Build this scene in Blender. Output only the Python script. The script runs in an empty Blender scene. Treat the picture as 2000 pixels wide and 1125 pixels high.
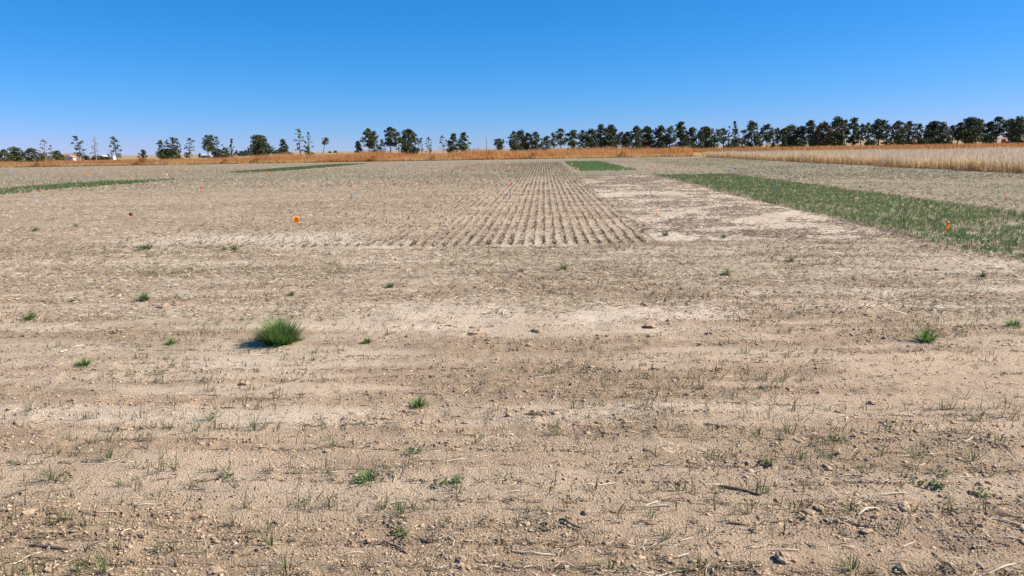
import bpy, math, random
import numpy as np
from mathutils import Vector, Matrix

# ------------------------------------------------------------------ camera
sc = bpy.context.scene
C = sc.collection
FPX, EYE = 1455.0, 1.6
YAW, PITCH, ROLL = math.radians(2.56), math.atan((562.5 - 291.5) / FPX), math.radians(0.95)
FWD = np.array([-math.sin(YAW) * math.cos(PITCH), math.cos(YAW) * math.cos(PITCH), -math.sin(PITCH)])
_r = np.array([math.cos(YAW), math.sin(YAW), 0.0]); _u = np.cross(_r, FWD)
RGT = _r * math.cos(ROLL) - _u * math.sin(ROLL)
UPV = _u * math.cos(ROLL) + _r * math.sin(ROLL)
cam_d = bpy.data.cameras.new('camera')
cam_d.sensor_width = 36.0; cam_d.lens = FPX / 2000 * 36.0
cam_d.clip_start = 0.05; cam_d.clip_end = 30000
cam = bpy.data.objects.new('camera', cam_d); C.objects.link(cam)
cam.matrix_world = Matrix(((RGT[0], UPV[0], -FWD[0], 0), (RGT[1], UPV[1], -FWD[1], 0), (RGT[2], UPV[2], -FWD[2], EYE), (0, 0, 0, 1)))
sc.camera = cam

# ------------------------------------------------------------------ sky and sun
SUN_EL, SUN_AZ = math.radians(42), math.radians(87)      # azimuth clockwise from +Y (the view)
wd = bpy.data.worlds.new('World'); sc.world = wd; wd.use_nodes = True
wn = wd.node_tree.nodes; wl = wd.node_tree.links
wn.clear()
sky = wn.new('ShaderNodeTexSky'); sky.sky_type = 'NISHITA'; sky.sun_disc = False
sky.sun_elevation = SUN_EL; sky.sun_rotation = SUN_AZ
sky.altitude = 1300; sky.air_density = 1.0; sky.dust_density = 0.0; sky.ozone_density = 6.0
# the phone's rendering of a clear blue sky: the same curve for the whole dome
sep = wn.new('ShaderNodeSeparateColor'); cmb = wn.new('ShaderNodeCombineColor')
wl.new(sky.outputs[0], sep.inputs[0])
for i, (gain, power) in enumerate(((.0997, 1.8), (.737, .82), (1.18, .85))):
    pw = wn.new('ShaderNodeMath'); pw.operation = 'POWER'; pw.inputs[1].default_value = power
    ml = wn.new('ShaderNodeMath'); ml.operation = 'MULTIPLY'; ml.inputs[1].default_value = gain
    wl.new(sep.outputs[i], pw.inputs[0]); wl.new(pw.outputs[0], ml.inputs[0]); wl.new(ml.outputs[0], cmb.inputs[i])
bg = wn.new('ShaderNodeBackground'); bg.inputs['Strength'].default_value = 0.0984
wo = wn.new('ShaderNodeOutputWorld')
wl.new(cmb.outputs[0], bg.inputs[0]); wl.new(bg.outputs[0], wo.inputs[0])
sl = bpy.data.lights.new('sun', 'SUN'); sl.energy = 5.0; sl.angle = math.radians(0.5); sl.color = (1.0, 0.94, 0.82)
so = bpy.data.objects.new('sun', sl); C.objects.link(so)
sdir = Vector((math.sin(SUN_AZ) * math.cos(SUN_EL), math.cos(SUN_AZ) * math.cos(SUN_EL), math.sin(SUN_EL)))
so.rotation_euler = sdir.to_track_quat('Z', 'Y').to_euler()
vs = sc.view_settings
vs.view_transform = 'Standard'; vs.look = 'None'; vs.exposure = 0.65; vs.gamma = 1.0; vs.use_curve_mapping = False

rng = np.random.default_rng(7)
random.seed(7)

# ------------------------------------------------------------------ noise and ground height
def _h(ix, iy, s):
    n = (ix.astype(np.int64) * 374761393 + iy.astype(np.int64) * 668265263 + s * 974711) & 0xffffffff
    n = ((n ^ (n >> 13)) * 1274126177) & 0xffffffff
    n = ((n ^ (n >> 15)) * 2246822519) & 0xffffffff
    n = n ^ (n >> 16)
    return (n & 0xffffff) / float(0xffffff)
def vn(x, y, s=0):                      # value noise 0..1
    x = np.asarray(x, float); y = np.asarray(y, float)
    ix = np.floor(x); iy = np.floor(y); fx = x - ix; fy = y - iy
    fx = fx * fx * (3 - 2 * fx); fy = fy * fy * (3 - 2 * fy)
    a = _h(ix, iy, s); b = _h(ix + 1, iy, s); c = _h(ix, iy + 1, s); d = _h(ix + 1, iy + 1, s)
    return (a * (1 - fx) + b * fx) * (1 - fy) + (c * (1 - fx) + d * fx) * fy
def fbm(x, y, s=0, o=3):
    t = 0; a = 1; n = 0
    for k in range(o):
        t = t + a * vn(x * 2 ** k + 17.3 * k, y * 2 ** k - 9.1 * k, s + k); n += a; a *= .5
    return t / n
def ss(a, b, x):
    t = np.clip((np.asarray(x, float) - a) / (b - a), 0, 1); return t * t * (3 - 2 * t)

ALLEY = 12.7            # the drilled plots begin here; before it the rows run across
BELT = 121.0            # far edge of the field
ROW = 0.19
def rough(x, y):        # 0 smooth blown sand .. 1 crumbly, drawn out along the drill marks
    r = .38 * fbm(x * 0.55 + 3, y * 0.9, 11, 3) + .40 * fbm(x * .32, y * 3.1 + 5, 13, 3) + .22 * vn(x * 1.6, y * 7.5, 15)
    r = ss(0.43, 0.57, r)
    front = ss(4.6, 3.0, y) * 0.35
    return np.clip(r + front + 0.3 * ss(0.5, 2.2, x) * ss(6.0, 4.5, y), 0, 1)
def alley(y):           # 1 in the strips without plots
    return np.clip(ss(ALLEY + .25, ALLEY - .25, y) + ss(43.6, 44.4, y) * ss(51.6, 50.8, y) + ss(93, 94, y), 0, 1)
def pale(x, y):         # blown pale crust
    p = ss(1.75, 2.05, x) * ss(6.35, 6.05, x) * ss(ALLEY - .15, ALLEY + .3, y) * ss(44.5, 43.0, y) * (0.10 + 1.05 * fbm(x * .8, y * .5, 21))
    q = ss(0.46, 0.66, .35 * fbm(x * 0.33 + 8, y * 0.8, 5) + .65 * fbm(x * .25, y * 2.7, 25)) * ss(ALLEY + .6, ALLEY - 0.4, y) * ss(2.6, 4.5, y) * (.12 + .55 * vn(x * 1.3, y * 6, 26))
    e = ss(ALLEY - .55, ALLEY + .1, y) * ss(ALLEY + 3.2, ALLEY + .6, y) * ss(-9, -6, x) * ss(3.0, 1.5, x) * ss(.30, .62, fbm(x * .7, y * .8, 23)) * .5
    w = np.exp(-((y - 7.05 - .06 * x) / .42) ** 2) * ss(-0.2, 0.5, x) * ss(2.4, 1.3, x) * 1.0
    w = w * ss(.25, .6, .5 * fbm(x * 2.2, y * 5, 27) + .5 * fbm(x * .9, y * 6, 28))
    w = w + 0.6 * np.exp(-((y - 7.2) / .5) ** 2) * ss(-2.2, -1.4, x) * ss(0.1, -.4, x)
    l = 0.4 * np.exp(-((y - 14.3) / .9) ** 2) * ss(-9.5, -7.5, x) * ss(-2.5, -4.2, x)
    return np.clip(p + q + e + w + l, 0, 1.15)
def residue(x, y):      # how much straw litter
    n = fbm(x * .5, y * .5, 31)
    f = 0.22 + 0.5 * ss(.45, .7, n) + 0.55 * ss(8.2, 9.4, y) + 0.3 * ss(-1.0, -3.0, x) * ss(5.0, 6.5, y) + 0.25 * ss(3.4, 2.4, y)
    left = ss(-1.0, -4.5, x); right = ss(6.1, 6.4, x)
    p = 0.42 + 0.6 * left + 0.6 * right * ss(10.6, 11, x) + 0.35 * right
    a = ss(ALLEY - .4, ALLEY + .6, y)
    return np.clip((f * (1 - a) + p * a) * (1 - 0.72 * np.clip(pale(x, y), 0, 1)), 0, 1.2)
def terrain(x, y):
    r = np.hypot(x, y)
    ang = np.arctan2(x, np.maximum(y, 1e-3))
    z = 2.3 * ss(900, 2600, r)
    z = z - 1.2 * ss(260, 520, r) * ss(900, 640, r) * ss(-0.28, -0.42, ang)
    z = z + 4.6 * ss(280, 700, r) * ss(0.18, 0.42, ang)
    z = z + 1.3 * ss(300, 800, r) * ss(-0.42, -0.34, ang) * ss(0.25, 0.0, ang)
    return np.where(y > 0, z, 2.3 * ss(900, 2600, r))
def furrow(t):          # V shaped drill furrow, crumbled ridge, -1..~.3
    d = np.abs(t - np.round(t)) * 2
    return -np.clip(1 - d / .30, 0, 1) + 0.16 * np.exp(-((d - .42) / .14) ** 2)
def ground_z(x, y, sx=0.01, sy=0.01):
    x = np.asarray(x, float); y = np.asarray(y, float)
    s = np.maximum(sx, sy * 0.4)
    def fade(f): return np.clip(1.6 - 3.2 * s * f, 0, 1)
    near = ss(130, 90, np.hypot(x, y))
    rg = rough(x, y)
    z = 0.045 * (fbm(x * .35, y * .35, 2) - .5) + 0.025 * (vn(x * 1.3, y * 1.3, 3) - .5)
    z = z + fade(5) * 0.016 * (vn(x * 5, y * 5, 4) - .5) * (.4 + rg)
    n16 = vn(x * 15, y * 15, 5)
    z = z + fade(15) * 0.020 * np.clip(n16 - .45, 0, 1) * (.12 + 1.5 * rg)
    z = z + fade(38) * 0.008 * (vn(x * 38, y * 38, 6) - .5) * (.2 + 1.0 * rg)
    # shallow drill marks across the front alley
    tt = (y + .045 * (vn(x * .6, y * .2, 8) - .5) + .012 * vn(x * 4, y * 3, 9)) / ROW
    m = ss(.35, .62, fbm(x * .45, np.floor(tt + .5) * 3.7, 12)) * .85 + .15
    z = z + fade(6) * alley(y) * ss(45, 40, y) * m * 0.017 * furrow(tt)
    # plot rows running away from the camera
    tx = (x + .02 * (vn(x * 2, y * .7, 14) - .5) + .012 * vn(x * 7, y * 5, 15)) / ROW
    w = (1 - alley(y + .7 * (vn(x * 2.6, x * 0, 29) - .5))) * ss(-16, -8, x) * ss(12, 8, x)
    w = w * (1 - .85 * np.clip(pale(x, y) * ss(1.75, 2.05, x), 0, 1)) * (.50 + .50 * ss(-7, -1.5, x))
    fx = np.clip(1.6 - 3.2 * sx * 5, 0, 1)
    z = z + fx * w * 0.021 * furrow(tx) * np.clip(-.15 + 1.6 * vn(np.round(tx) * 3.3, y * 2.2, 16), .1, 1.2)
    z = z + fade(4) * w * 0.022 * np.clip(vn(x * 4, y * 6, 17) - .5, 0, 1)
    # crusty ridges
    cr = np.exp(-((y - 7.05 - .06 * x) / .55) ** 2) * ss(-0.3, 0.5, x) * ss(2.6, 1.3, x)
    z = z + fade(8) * cr * 0.045 * (np.abs(vn(x * 3.2, y * 9, 18) - .5) * 2 - .4)
    # churned pale plot
    pl = ss(1.75, 2.05, x) * ss(6.35, 6.05, x) * (1 - alley(y)) * ss(46, 43, y)
    z = z + pl * fade(4) * 0.05 * np.clip(vn(x * 2.2, y * 5.5, 19) - .45, 0, 1)
    return z * near + terrain(x, y)
def gz(x, y): return float(ground_z(np.array([x]), np.array([y]))[0])

def ray(px, py): return FWD + RGT * (px - 1000) / FPX - UPV * (py - 562.5) / FPX
def on_plane(px, py, z=0.0):            # where the photo's point lies on a level plane
    d = ray(px, py); t = (z - EYE) / d[2]; return d[0] * t, d[1] * t
def at_depth(px, py, Y):
    d = ray(px, py); t = Y / d[1]; return np.array([d[0] * t, Y, EYE + d[2] * t])

# ------------------------------------------------------------------ materials
def mat(name, color=None, rough_=0.9, attr=None, trans=0.0, var=0.0, vscale=4.0, bump=0.0, bscale=60.0, spec=0.2):
    m = bpy.data.materials.new(name); m.use_nodes = True
    nt = m.node_tree; n = nt.nodes; l = nt.links; n.clear()
    out = n.new('ShaderNodeOutputMaterial')
    p = n.new('ShaderNodeBsdfPrincipled')
    p.inputs['Roughness'].default_value = rough_; p.inputs['Specular IOR Level'].default_value = spec
    col = None
    if attr:
        a = n.new('ShaderNodeAttribute'); a.attribute_name = attr; col = a.outputs['Color']
    else:
        r = n.new('ShaderNodeRGB'); r.outputs[0].default_value = (*color, 1); col = r.outputs[0]
    tc = n.new('ShaderNodeTexCoord')
    if var > 0:
        nz = n.new('ShaderNodeTexNoise'); nz.inputs['Scale'].default_value = vscale; nz.inputs['Detail'].default_value = 5
        l.new(tc.outputs['Object'], nz.inputs['Vector'])
        mr = n.new('ShaderNodeMapRange'); mr.inputs['From Min'].default_value = .3; mr.inputs['From Max'].default_value = .7
        mr.inputs['To Min'].default_value = 1 - var; mr.inputs['To Max'].default_value = 1 + var
        l.new(nz.outputs['Fac'], mr.inputs['Value'])
        mx = n.new('ShaderNodeVectorMath'); mx.operation = 'SCALE'
        l.new(col, mx.inputs[0]); l.new(mr.outputs[0], mx.inputs['Scale']); col = mx.outputs[0]
    l.new(col, p.inputs['Base Color'])
    if bump > 0:
        nb = n.new('ShaderNodeTexNoise'); nb.inputs['Scale'].default_value = bscale; nb.inputs['Detail'].default_value = 4
        l.new(tc.outputs['Object'], nb.inputs['Vector'])
        b = n.new('ShaderNodeBump'); b.inputs['Strength'].default_value = 1; b.inputs['Distance'].default_value = bump
        l.new(nb.outputs['Fac'], b.inputs['Height']); l.new(b.outputs[0], p.inputs['Normal'])
    if trans > 0:
        t = n.new('ShaderNodeBsdfTranslucent'); l.new(col, t.inputs['Color'])
        mix = n.new('ShaderNodeMixShader'); mix.inputs[0].default_value = trans
        l.new(p.outputs[0], mix.inputs[1]); l.new(t.outputs[0], mix.inputs[2]); l.new(mix.outputs[0], out.inputs[0])
    else:
        l.new(p.outputs[0], out.inputs[0])
    return m

def soil_material():
    m = bpy.data.materials.new('field_soil'); m.use_nodes = True
    nt = m.node_tree; n = nt.nodes; l = nt.links; n.clear()
    out = n.new('ShaderNodeOutputMaterial'); p = n.new('ShaderNodeBsdfPrincipled')
    p.inputs['Roughness'].default_value = 0.95; p.inputs['Specular IOR Level'].default_value = 0.12
    a = n.new('ShaderNodeAttribute'); a.attribute_name = 'Col'
    tc = n.new('ShaderNodeTexCoord')
    def noise(scale, detail, rgh=.6, vec=None):
        z = n.new('ShaderNodeTexNoise'); z.inputs['Scale'].default_value = scale; z.inputs['Detail'].default_value = detail
        z.inputs['Roughness'].default_value = rgh
        l.new(vec if vec else tc.outputs['Object'], z.inputs['Vector']); return z.outputs['Fac']
    def rngm(v, a0, a1, b0, b1):
        r = n.new('ShaderNodeMapRange'); r.inputs['From Min'].default_value = a0; r.inputs['From Max'].default_value = a1
        r.inputs['To Min'].default_value = b0; r.inputs['To Max'].default_value = b1; l.new(v, r.inputs['Value']); return r.outputs[0]
    def mul(x, y):
        r = n.new('ShaderNodeMath'); r.operation = 'MULTIPLY'; l.new(x, r.inputs[0]); l.new(y, r.inputs[1]); return r.outputs[0]
    f1 = rngm(noise(2.3, 6), .3, .7, .90, 1.10)
    f2 = rngm(noise(26, 5, .7), .32, .68, .86, 1.13)
    f3 = rngm(noise(210, 3, .7), .3, .7, .82, 1.16)
    f = mul(mul(f1, f2), f3)
    sc_ = n.new('ShaderNodeVectorMath'); sc_.operation = 'SCALE'
    l.new(a.outputs['Color'], sc_.inputs[0]); l.new(f, sc_.inputs['Scale'])
    l.new(sc_.outputs[0], p.inputs['Base Color'])
    vor = n.new('ShaderNodeTexVoronoi'); vor.inputs['Scale'].default_value = 95; vor.feature = 'F1'
    l.new(tc.outputs['Object'], vor.inputs['Vector'])
    g1 = rngm(vor.outputs['Distance'], 0, .7, 1, 0)
    g2 = noise(60, 6, .75)
    add = n.new('ShaderNodeMath'); add.operation = 'MULTIPLY_ADD'; add.inputs[1].default_value = .45
    l.new(g1, add.inputs[0]); l.new(g2, add.inputs[2])
    b = n.new('ShaderNodeBump'); b.inputs['Strength'].default_value = 1.0; b.inputs['Distance'].default_value = 0.012
    l.new(add.outputs[0], b.inputs['Height']); l.new(b.outputs[0], p.inputs['Normal'])
    l.new(p.outputs[0], out.inputs[0])
    return m

M = dict(
    soil=soil_material(),
    blade=mat('grass_blade', attr='Col', trans=.38, rough_=.65, spec=.25),
    dry=mat('dry_stalk', attr='Col', trans=.55, rough_=.8),
    straw=mat('straw', attr='Col', rough_=.75),
    crumb=mat('soil_crumb', attr='Col', rough_=.95, var=.15, vscale=40),
    needle=mat('pine_needle', attr='Col', trans=.12, rough_=.7),
    bark=mat('pine_bark', (.15, .105, .08), var=.3, vscale=1.5, bump=.03, bscale=6),
    deadwood=mat('dead_wood', (.27, .23, .205), var=.25, vscale=2),
    clod=mat('dirt_clod', (.40, .285, .19), var=.25, vscale=35, bump=.006, bscale=90),
    stick_dark=mat('weathered_stick', (.16, .12, .095), var=.35, vscale=30, bump=.002, bscale=120),
    stick_pale=mat('bleached_stalk', (.62, .52, .40), var=.22, vscale=30, bump=.0015, bscale=120),
    orange=mat('orange_vinyl', (1.0, .25, .015), trans=.2, rough_=.5, var=.06, vscale=20),
    amber=mat('amber_vinyl', (1.0, .33, .02), trans=.2, rough_=.5, var=.06, vscale=20),
    red=mat('red_vinyl', (.80, .10, .085), trans=.3, rough_=.5, var=.06, vscale=20),
    darkred=mat('dark_red_vinyl', (.20, .025, .02), trans=.1, rough_=.5, var=.06, vscale=20),
    pink=mat('faded_pink_vinyl', (.85, .42, .38), trans=.3, rough_=.6, var=.06, vscale=20),
    blue=mat('blue_vinyl', (.05, .12, .55), trans=.25, rough_=.5, var=.06, vscale=20),
    wire=mat('steel_wire', (.30, .29, .28), rough_=.5, var=.1, vscale=30),
    lath=mat('white_painted_lath', (.60, .58, .54), rough_=.7, var=.10, vscale=25),
    ylath=mat('yellow_painted_post', (.75, .62, .22), rough_=.7, var=.1, vscale=8),
    wwall=mat('white_siding', (.74, .72, .70), var=.06, vscale=1.2),
    bwall=mat('brown_siding', (.16, .11, .085), var=.12, vscale=1.2),
    roof=mat('brown_shingle', (.36, .22, .145), var=.15, vscale=1.5),
    groof=mat('pale_metal_roof', (.55, .54, .53), var=.08, vscale=.8, rough_=.5),
    greenw=mat('green_metal_siding', (.30, .36, .30), var=.08, vscale=.8),
    glass=mat('window_glass', (.03, .035, .04), rough_=.15, spec=.5),
    rpaint=mat('red_machine_paint', (.42, .055, .04), rough_=.5, var=.15, vscale=5),
    dpaint=mat('dark_machine_steel', (.06, .045, .045), rough_=.6, var=.2, vscale=5),
    rubber=mat('tyre_rubber', (.025, .025, .025), rough_=.85, var=.2, vscale=5),
)

# ------------------------------------------------------------------ mesh helpers
def np_mesh(name, V, quads=None, tris=None, col=None, smooth=False):
    me = bpy.data.meshes.new(name)
    V = np.ascontiguousarray(V, dtype=np.float32).reshape(-1, 3)
    nq = 0 if quads is None else len(quads); ntr = 0 if tris is None else len(tris)
    idx = []
    if nq: idx.append(np.asarray(quads, np.int32).ravel())
    if ntr: idx.append(np.asarray(tris, np.int32).ravel())
    idx = np.concatenate(idx)
    me.vertices.add(len(V)); me.vertices.foreach_set('co', V.ravel())
    me.loops.add(len(idx)); me.loops.foreach_set('vertex_index', idx)
    me.polygons.add(nq + ntr)
    st = np.concatenate([np.arange(nq) * 4, nq * 4 + np.arange(ntr) * 3]).astype(np.int32)
    me.polygons.foreach_set('loop_start', st)
    try: me.polygons.foreach_set('loop_total', np.concatenate([np.full(nq, 4), np.full(ntr, 3)]).astype(np.int32))
    except Exception: pass
    if smooth: me.polygons.foreach_set('use_smooth', np.ones(nq + ntr, bool))
    if col is not None:
        at = me.color_attributes.new('Col', 'FLOAT_COLOR', 'POINT')
        c4 = np.ones((len(V), 4), np.float32); c4[:, :3] = np.asarray(col, np.float32).reshape(-1, 3)
        at.data.foreach_set('color', c4.ravel())
    me.update(); me.validate()
    return me
def link(name, me, m=None, parent=None, loc=None, rz=0.0):
    o = bpy.data.objects.new(name, me); C.objects.link(o)
    if m is not None: me.materials.clear(); me.materials.append(m)
    if parent: o.parent = parent
    if loc is not None: o.location = tuple(float(v) for v in loc)
    if rz: o.rotation_euler = (0, 0, rz)
    return o
def tag(o, label, cat, group=None, kind=None):
    o['label'] = label; o['category'] = cat
    if group: o['group'] = group
    if kind: o['kind'] = kind
    return o
def thing(name, loc, label, cat, group=None, rz=0.0):
    o = bpy.data.objects.new(name, None); o.empty_display_size = .2; C.objects.link(o)
    o.location = tuple(float(v) for v in loc); o.rotation_euler = (0, 0, rz)
    return tag(o, label, cat, group)

class MB:                                   # small polygon builder for hard-surface things
    def __init__(s): s.v = []; s.f = []
    def add(s, vs, fs):
        b = len(s.v); s.v += [tuple(v) for v in vs]; s.f += [tuple(b + i for i in f) for f in fs]; return s
    def box(s, x0, x1, y0, y1, z0, z1):
        return s.add([(x0, y0, z0), (x1, y0, z0), (x1, y1, z0), (x0, y1, z0), (x0, y0, z1), (x1, y0, z1), (x1, y1, z1), (x0, y1, z1)],
                     [(0, 3, 2, 1), (4, 5, 6, 7), (0, 1, 5, 4), (1, 2, 6, 5), (2, 3, 7, 6), (3, 0, 4, 7)])
    def tube(s, pts, rad, k=6, cap=True):
        pts = [Vector(p) for p in pts]; n = len(pts); b = len(s.v)
        for i, p in enumerate(pts):
            d = (pts[min(i + 1, n - 1)] - pts[max(i - 1, 0)]).normalized()
            a = d.cross(Vector((0, 0, 1)) if abs(d.z) < .9 else Vector((1, 0, 0))).normalized(); c = d.cross(a)
            r = rad[i] if hasattr(rad, '__len__') else rad
            for j in range(k):
                t = 2 * math.pi * j / k; s.v.append(tuple(p + (a * math.cos(t) + c * math.sin(t)) * r))
        for i in range(n - 1):
            for j in range(k):
                s.f.append((b + i * k + j, b + i * k + (j + 1) % k, b + (i + 1) * k + (j + 1) % k, b + (i + 1) * k + j))
        if cap:
            s.f.append(tuple(b + j for j in range(k))); s.f.append(tuple(b + (n - 1) * k + j for j in reversed(range(k))))
        return s
    def disc(s, c, axis, r, w, k=14):       # a wheel: flat cylinder about an axis
        c = Vector(c); ax = Vector(axis).normalized()
        return s.tube([c - ax * w / 2, c + ax * w / 2], r, k)
    def mesh(s, name, smooth=False):
        me = bpy.data.meshes.new(name); me.from_pydata(s.v, [], s.f); me.update()
        if smooth: me.polygons.foreach_set('use_smooth', np.ones(len(me.polygons), bool))
        return me
    def build(s, name, m, parent=None, loc=None, smooth=False): return link(name, s.mesh(name, smooth), m, parent, loc)

def ribbons(P, az, L, W, lean, curve, c0, c1, k=3, roll=None):
    """tapered bent blades. P (n,3) base, az heading of the lean, lean from vertical, curve extra bend."""
    n = len(P); t = np.linspace(0, 1, k + 1)
    ang = lean[:, None] + curve[:, None] * t[None, :]
    step = (L / k)[:, None]
    dh = np.concatenate([np.zeros((n, 1)), np.cumsum(np.sin(ang[:, :-1]) * step, 1)], 1)
    dv = np.concatenate([np.zeros((n, 1)), np.cumsum(np.cos(ang[:, :-1]) * step, 1)], 1)
    cx = P[:, 0:1] + dh * np.cos(az)[:, None]; cy = P[:, 1:2] + dh * np.sin(az)[:, None]; cz = P[:, 2:3] + dv
    ra = az + math.pi / 2 if roll is None else roll
    sxv = np.cos(ra)[:, None]; syv = np.sin(ra)[:, None]
    w = W[:, None] * .5 * np.clip(1 - t ** 2.2, 0.0, 1)[None, :]
    A = np.stack([cx - sxv * w, cy - syv * w, cz], -1); B = np.stack([cx + sxv * w, cy + syv * w, cz], -1)
    V = np.concatenate([A[:, :k], B[:, :k], A[:, k:]], 1)          # (n, 2k+1, 3)
    m = 2 * k + 1; base = (np.arange(n) * m)[:, None]
    q = []
    for i in range(k - 1): q.append(np.stack([base[:, 0] + i, base[:, 0] + k + i, base[:, 0] + k + i + 1, base[:, 0] + i + 1], 1))
    Q = np.concatenate(q) if q else np.zeros((0, 4), int)
    T = np.stack([base[:, 0] + k - 1, base[:, 0] + 2 * k - 1, base[:, 0] + 2 * k], 1)
    cc = c0[:, None, :] * (1 - t[None, :, None]) + c1[:, None, :] * t[None, :, None]
    CC = np.concatenate([cc[:, :k], cc[:, :k], cc[:, k:]], 1)
    return V.reshape(-1, 3), Q, T, CC.reshape(-1, 3)
def merge(parts):
    V, Q, T, CC, off = [], [], [], [], 0
    for v, q, t, c in parts:
        V.append(v); Q.append(q + off); T.append(t + off); CC.append(c); off += len(v)
    return np.concatenate(V), np.concatenate(Q), np.concatenate(T), np.concatenate(CC)
def lerp(a, b, t): return np.asarray(a)[None, :] * (1 - t[:, None]) + np.asarray(b)[None, :] * t[:, None]

# ------------------------------------------------------------------ the ground, one sheet to the horizon
def graded(start, stop, step0, near, growth):
    v = [start]; s = step0
    while v[-1] < stop:
        if v[-1] > near: s *= growth
        v.append(v[-1] + s)
    return v
xs_ = graded(0.0, 7000, .0145, 3.9, 1.017)
xl_ = graded(3.9, 8.6, .0235, 99, 1.0); xl_ = [v for v in xs_ if 0 < v < 3.9] + xl_ + graded(xl_[-1] + .03, 7000, .03, 0, 1.022)
xs = np.array(sorted([-v for v in xl_] + xs_))
ys_ = [-400, -150, -60, -25, -10, -4, -1, .3, 1.0]
y = 1.5
while y < 9500:
    ys_.append(y); y += max(.011, y * (.0062 if y < 60 else .0105 if y < 400 else .05))
ys = np.array(ys_)
gx, gy = np.meshgrid(xs, ys)
sxg, syg = np.meshgrid(np.gradient(xs), np.gradient(ys))
gzv = ground_z(gx, gy, np.abs(sxg), np.abs(syg))
SOIL = np.array([.56, .41, .282]); PALE = np.array([.62, .498, .378]); BROWN = np.array([.335, .228, .150])
def soil_colour(x, y):
    pl = np.clip(pale(x, y), 0, 1)[..., None]; rg = rough(x, y)[..., None]; rs = np.clip(residue(x, y), 0, 1)[..., None]
    mid = ss(4, 8, y)[..., None]
    c = SOIL * (1 - mid) + np.array([.555, .425, .302]) * mid
    pk = (fbm(x * .4 + 5, y * .6, 41) - .5)[..., None]
    c = c * (1 + pk * np.array([.10, -.02, -.10]))
    c = c * (1 - .80 * rg * (1 - pl)) + BROWN * .80 * rg * (1 - pl)
    c = c * (1 - .58 * rs) + np.array([.31, .225, .14]) * .58 * rs
    c = c * (1 - pl) + PALE * pl
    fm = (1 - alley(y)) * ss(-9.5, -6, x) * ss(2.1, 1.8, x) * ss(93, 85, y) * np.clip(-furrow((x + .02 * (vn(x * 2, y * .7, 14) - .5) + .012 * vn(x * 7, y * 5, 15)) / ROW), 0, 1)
    c = c * (1 - .15 * fm[..., None])        # soil colour darker along the furrow lines
    yy = y[..., None]
    far = ss(20, 70, yy)
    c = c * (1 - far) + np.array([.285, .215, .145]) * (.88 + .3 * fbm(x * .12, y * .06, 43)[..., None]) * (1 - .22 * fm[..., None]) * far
    gr = ss(.5, .75, fbm(x * .05, y * .12, 44))[..., None] * far * .45
    gr = np.maximum(gr, (ss(11, 13, x) * ss(24.5, 23, x) * ss(13, 22, y) * (.15 + .45 * fbm(x * .3, y * .15, 46)))[..., None])
    gr = np.maximum(gr, (ss(43.5, 45, y) * ss(52, 50, y) * .55)[..., None]) * ss(119, 112, yy)
    c = c * (1 - gr) + np.array([.175, .18, .10]) * gr
    edge = ss(112, 120, yy); c = c * (1 - edge) + np.array([.31, .235, .165]) * edge
    b = ss(120.5, 122.5, yy); c = c * (1 - b) + np.array([.46, .335, .16]) * b
    b2 = ss(170, 320, yy); c = c * (1 - b2) + np.array([.35, .245, .135]) * (.85 + .3 * fbm(x * .01, y * .006, 45)[..., None]) * b2
    return c
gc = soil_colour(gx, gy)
ny, nx = gx.shape
ii = (np.arange(ny - 1)[:, None] * nx + np.arange(nx - 1)[None, :]).ravel()
gq = np.stack([ii, ii + 1, ii + nx + 1, ii + nx], 1)
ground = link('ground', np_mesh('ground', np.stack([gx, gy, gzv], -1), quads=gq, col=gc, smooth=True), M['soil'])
ground['kind'] = 'structure'; ground['label'] = 'bare tan field soil with drill rows reaching to the horizon'
print('ground quads', len(gq), nx, ny)

def scatter(n, y0, y1, fan=.74, pad=1.2, uniform=False):
    u = rng.random(n)
    yv = y0 + (y1 - y0) * u if uniform else y0 * (y1 / y0) ** u
    xv = (rng.random(n) * 2 - 1) * (yv * fan + pad) - .045 * yv
    return xv, yv

# ------------------------------------------------------------------ straw litter, crumbs (nobody could count them)
def straw_pieces(x, y, L, W, colr, lift, flat=.2, along=None):
    n = len(x); a = rng.random(n) * math.pi * 2
    a = np.where(rng.random(n) < .45, rng.normal(0, .35, n), a)
    if along is not None: a = along + rng.normal(0, .3, n)
    tilt = rng.normal(0, flat, n)
    z = ground_z(x, y) + lift
    dx = np.cos(a) * np.cos(tilt) * L / 2; dy = np.sin(a) * np.cos(tilt) * L / 2; dz = np.abs(np.sin(tilt)) * L / 2
    c = np.stack([x, y, z + dz], 1); d = np.stack([dx, dy, dz * np.sign(rng.random(n) - .5)], 1)
    bend = np.stack([-np.sin(a), np.cos(a), np.zeros(n)], 1) * (rng.normal(0, .12, n) * L)[:, None]
    nrm = np.stack([-np.sin(a), np.cos(a), np.zeros(n)], 1) * (W / 2)[:, None]
    up = np.array([0, 0, 1.]) * (W * .7)[:, None]
    P0 = c - d; P1 = c + bend; P2 = c + d
    # three-sided straws with a kink
    V = np.stack([P0 - nrm, P0 + nrm, P0 + up, P1 - nrm, P1 + nrm, P1 + up, P2 - nrm, P2 + nrm, P2 + up], 1)
    b = np.arange(n) * 9; q = []
    for s in (0, 3):
        q.append(np.stack([b + s, b + s + 2, b + s + 5, b + s + 3], 1)); q.append(np.stack([b + s + 2, b + s + 1, b + s + 4, b + s + 5], 1))
    T = np.stack([b, b + 1, b + 2], 1)
    return V.reshape(-1, 3), np.concatenate(q), T, np.repeat(colr, 9, 0)
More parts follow.
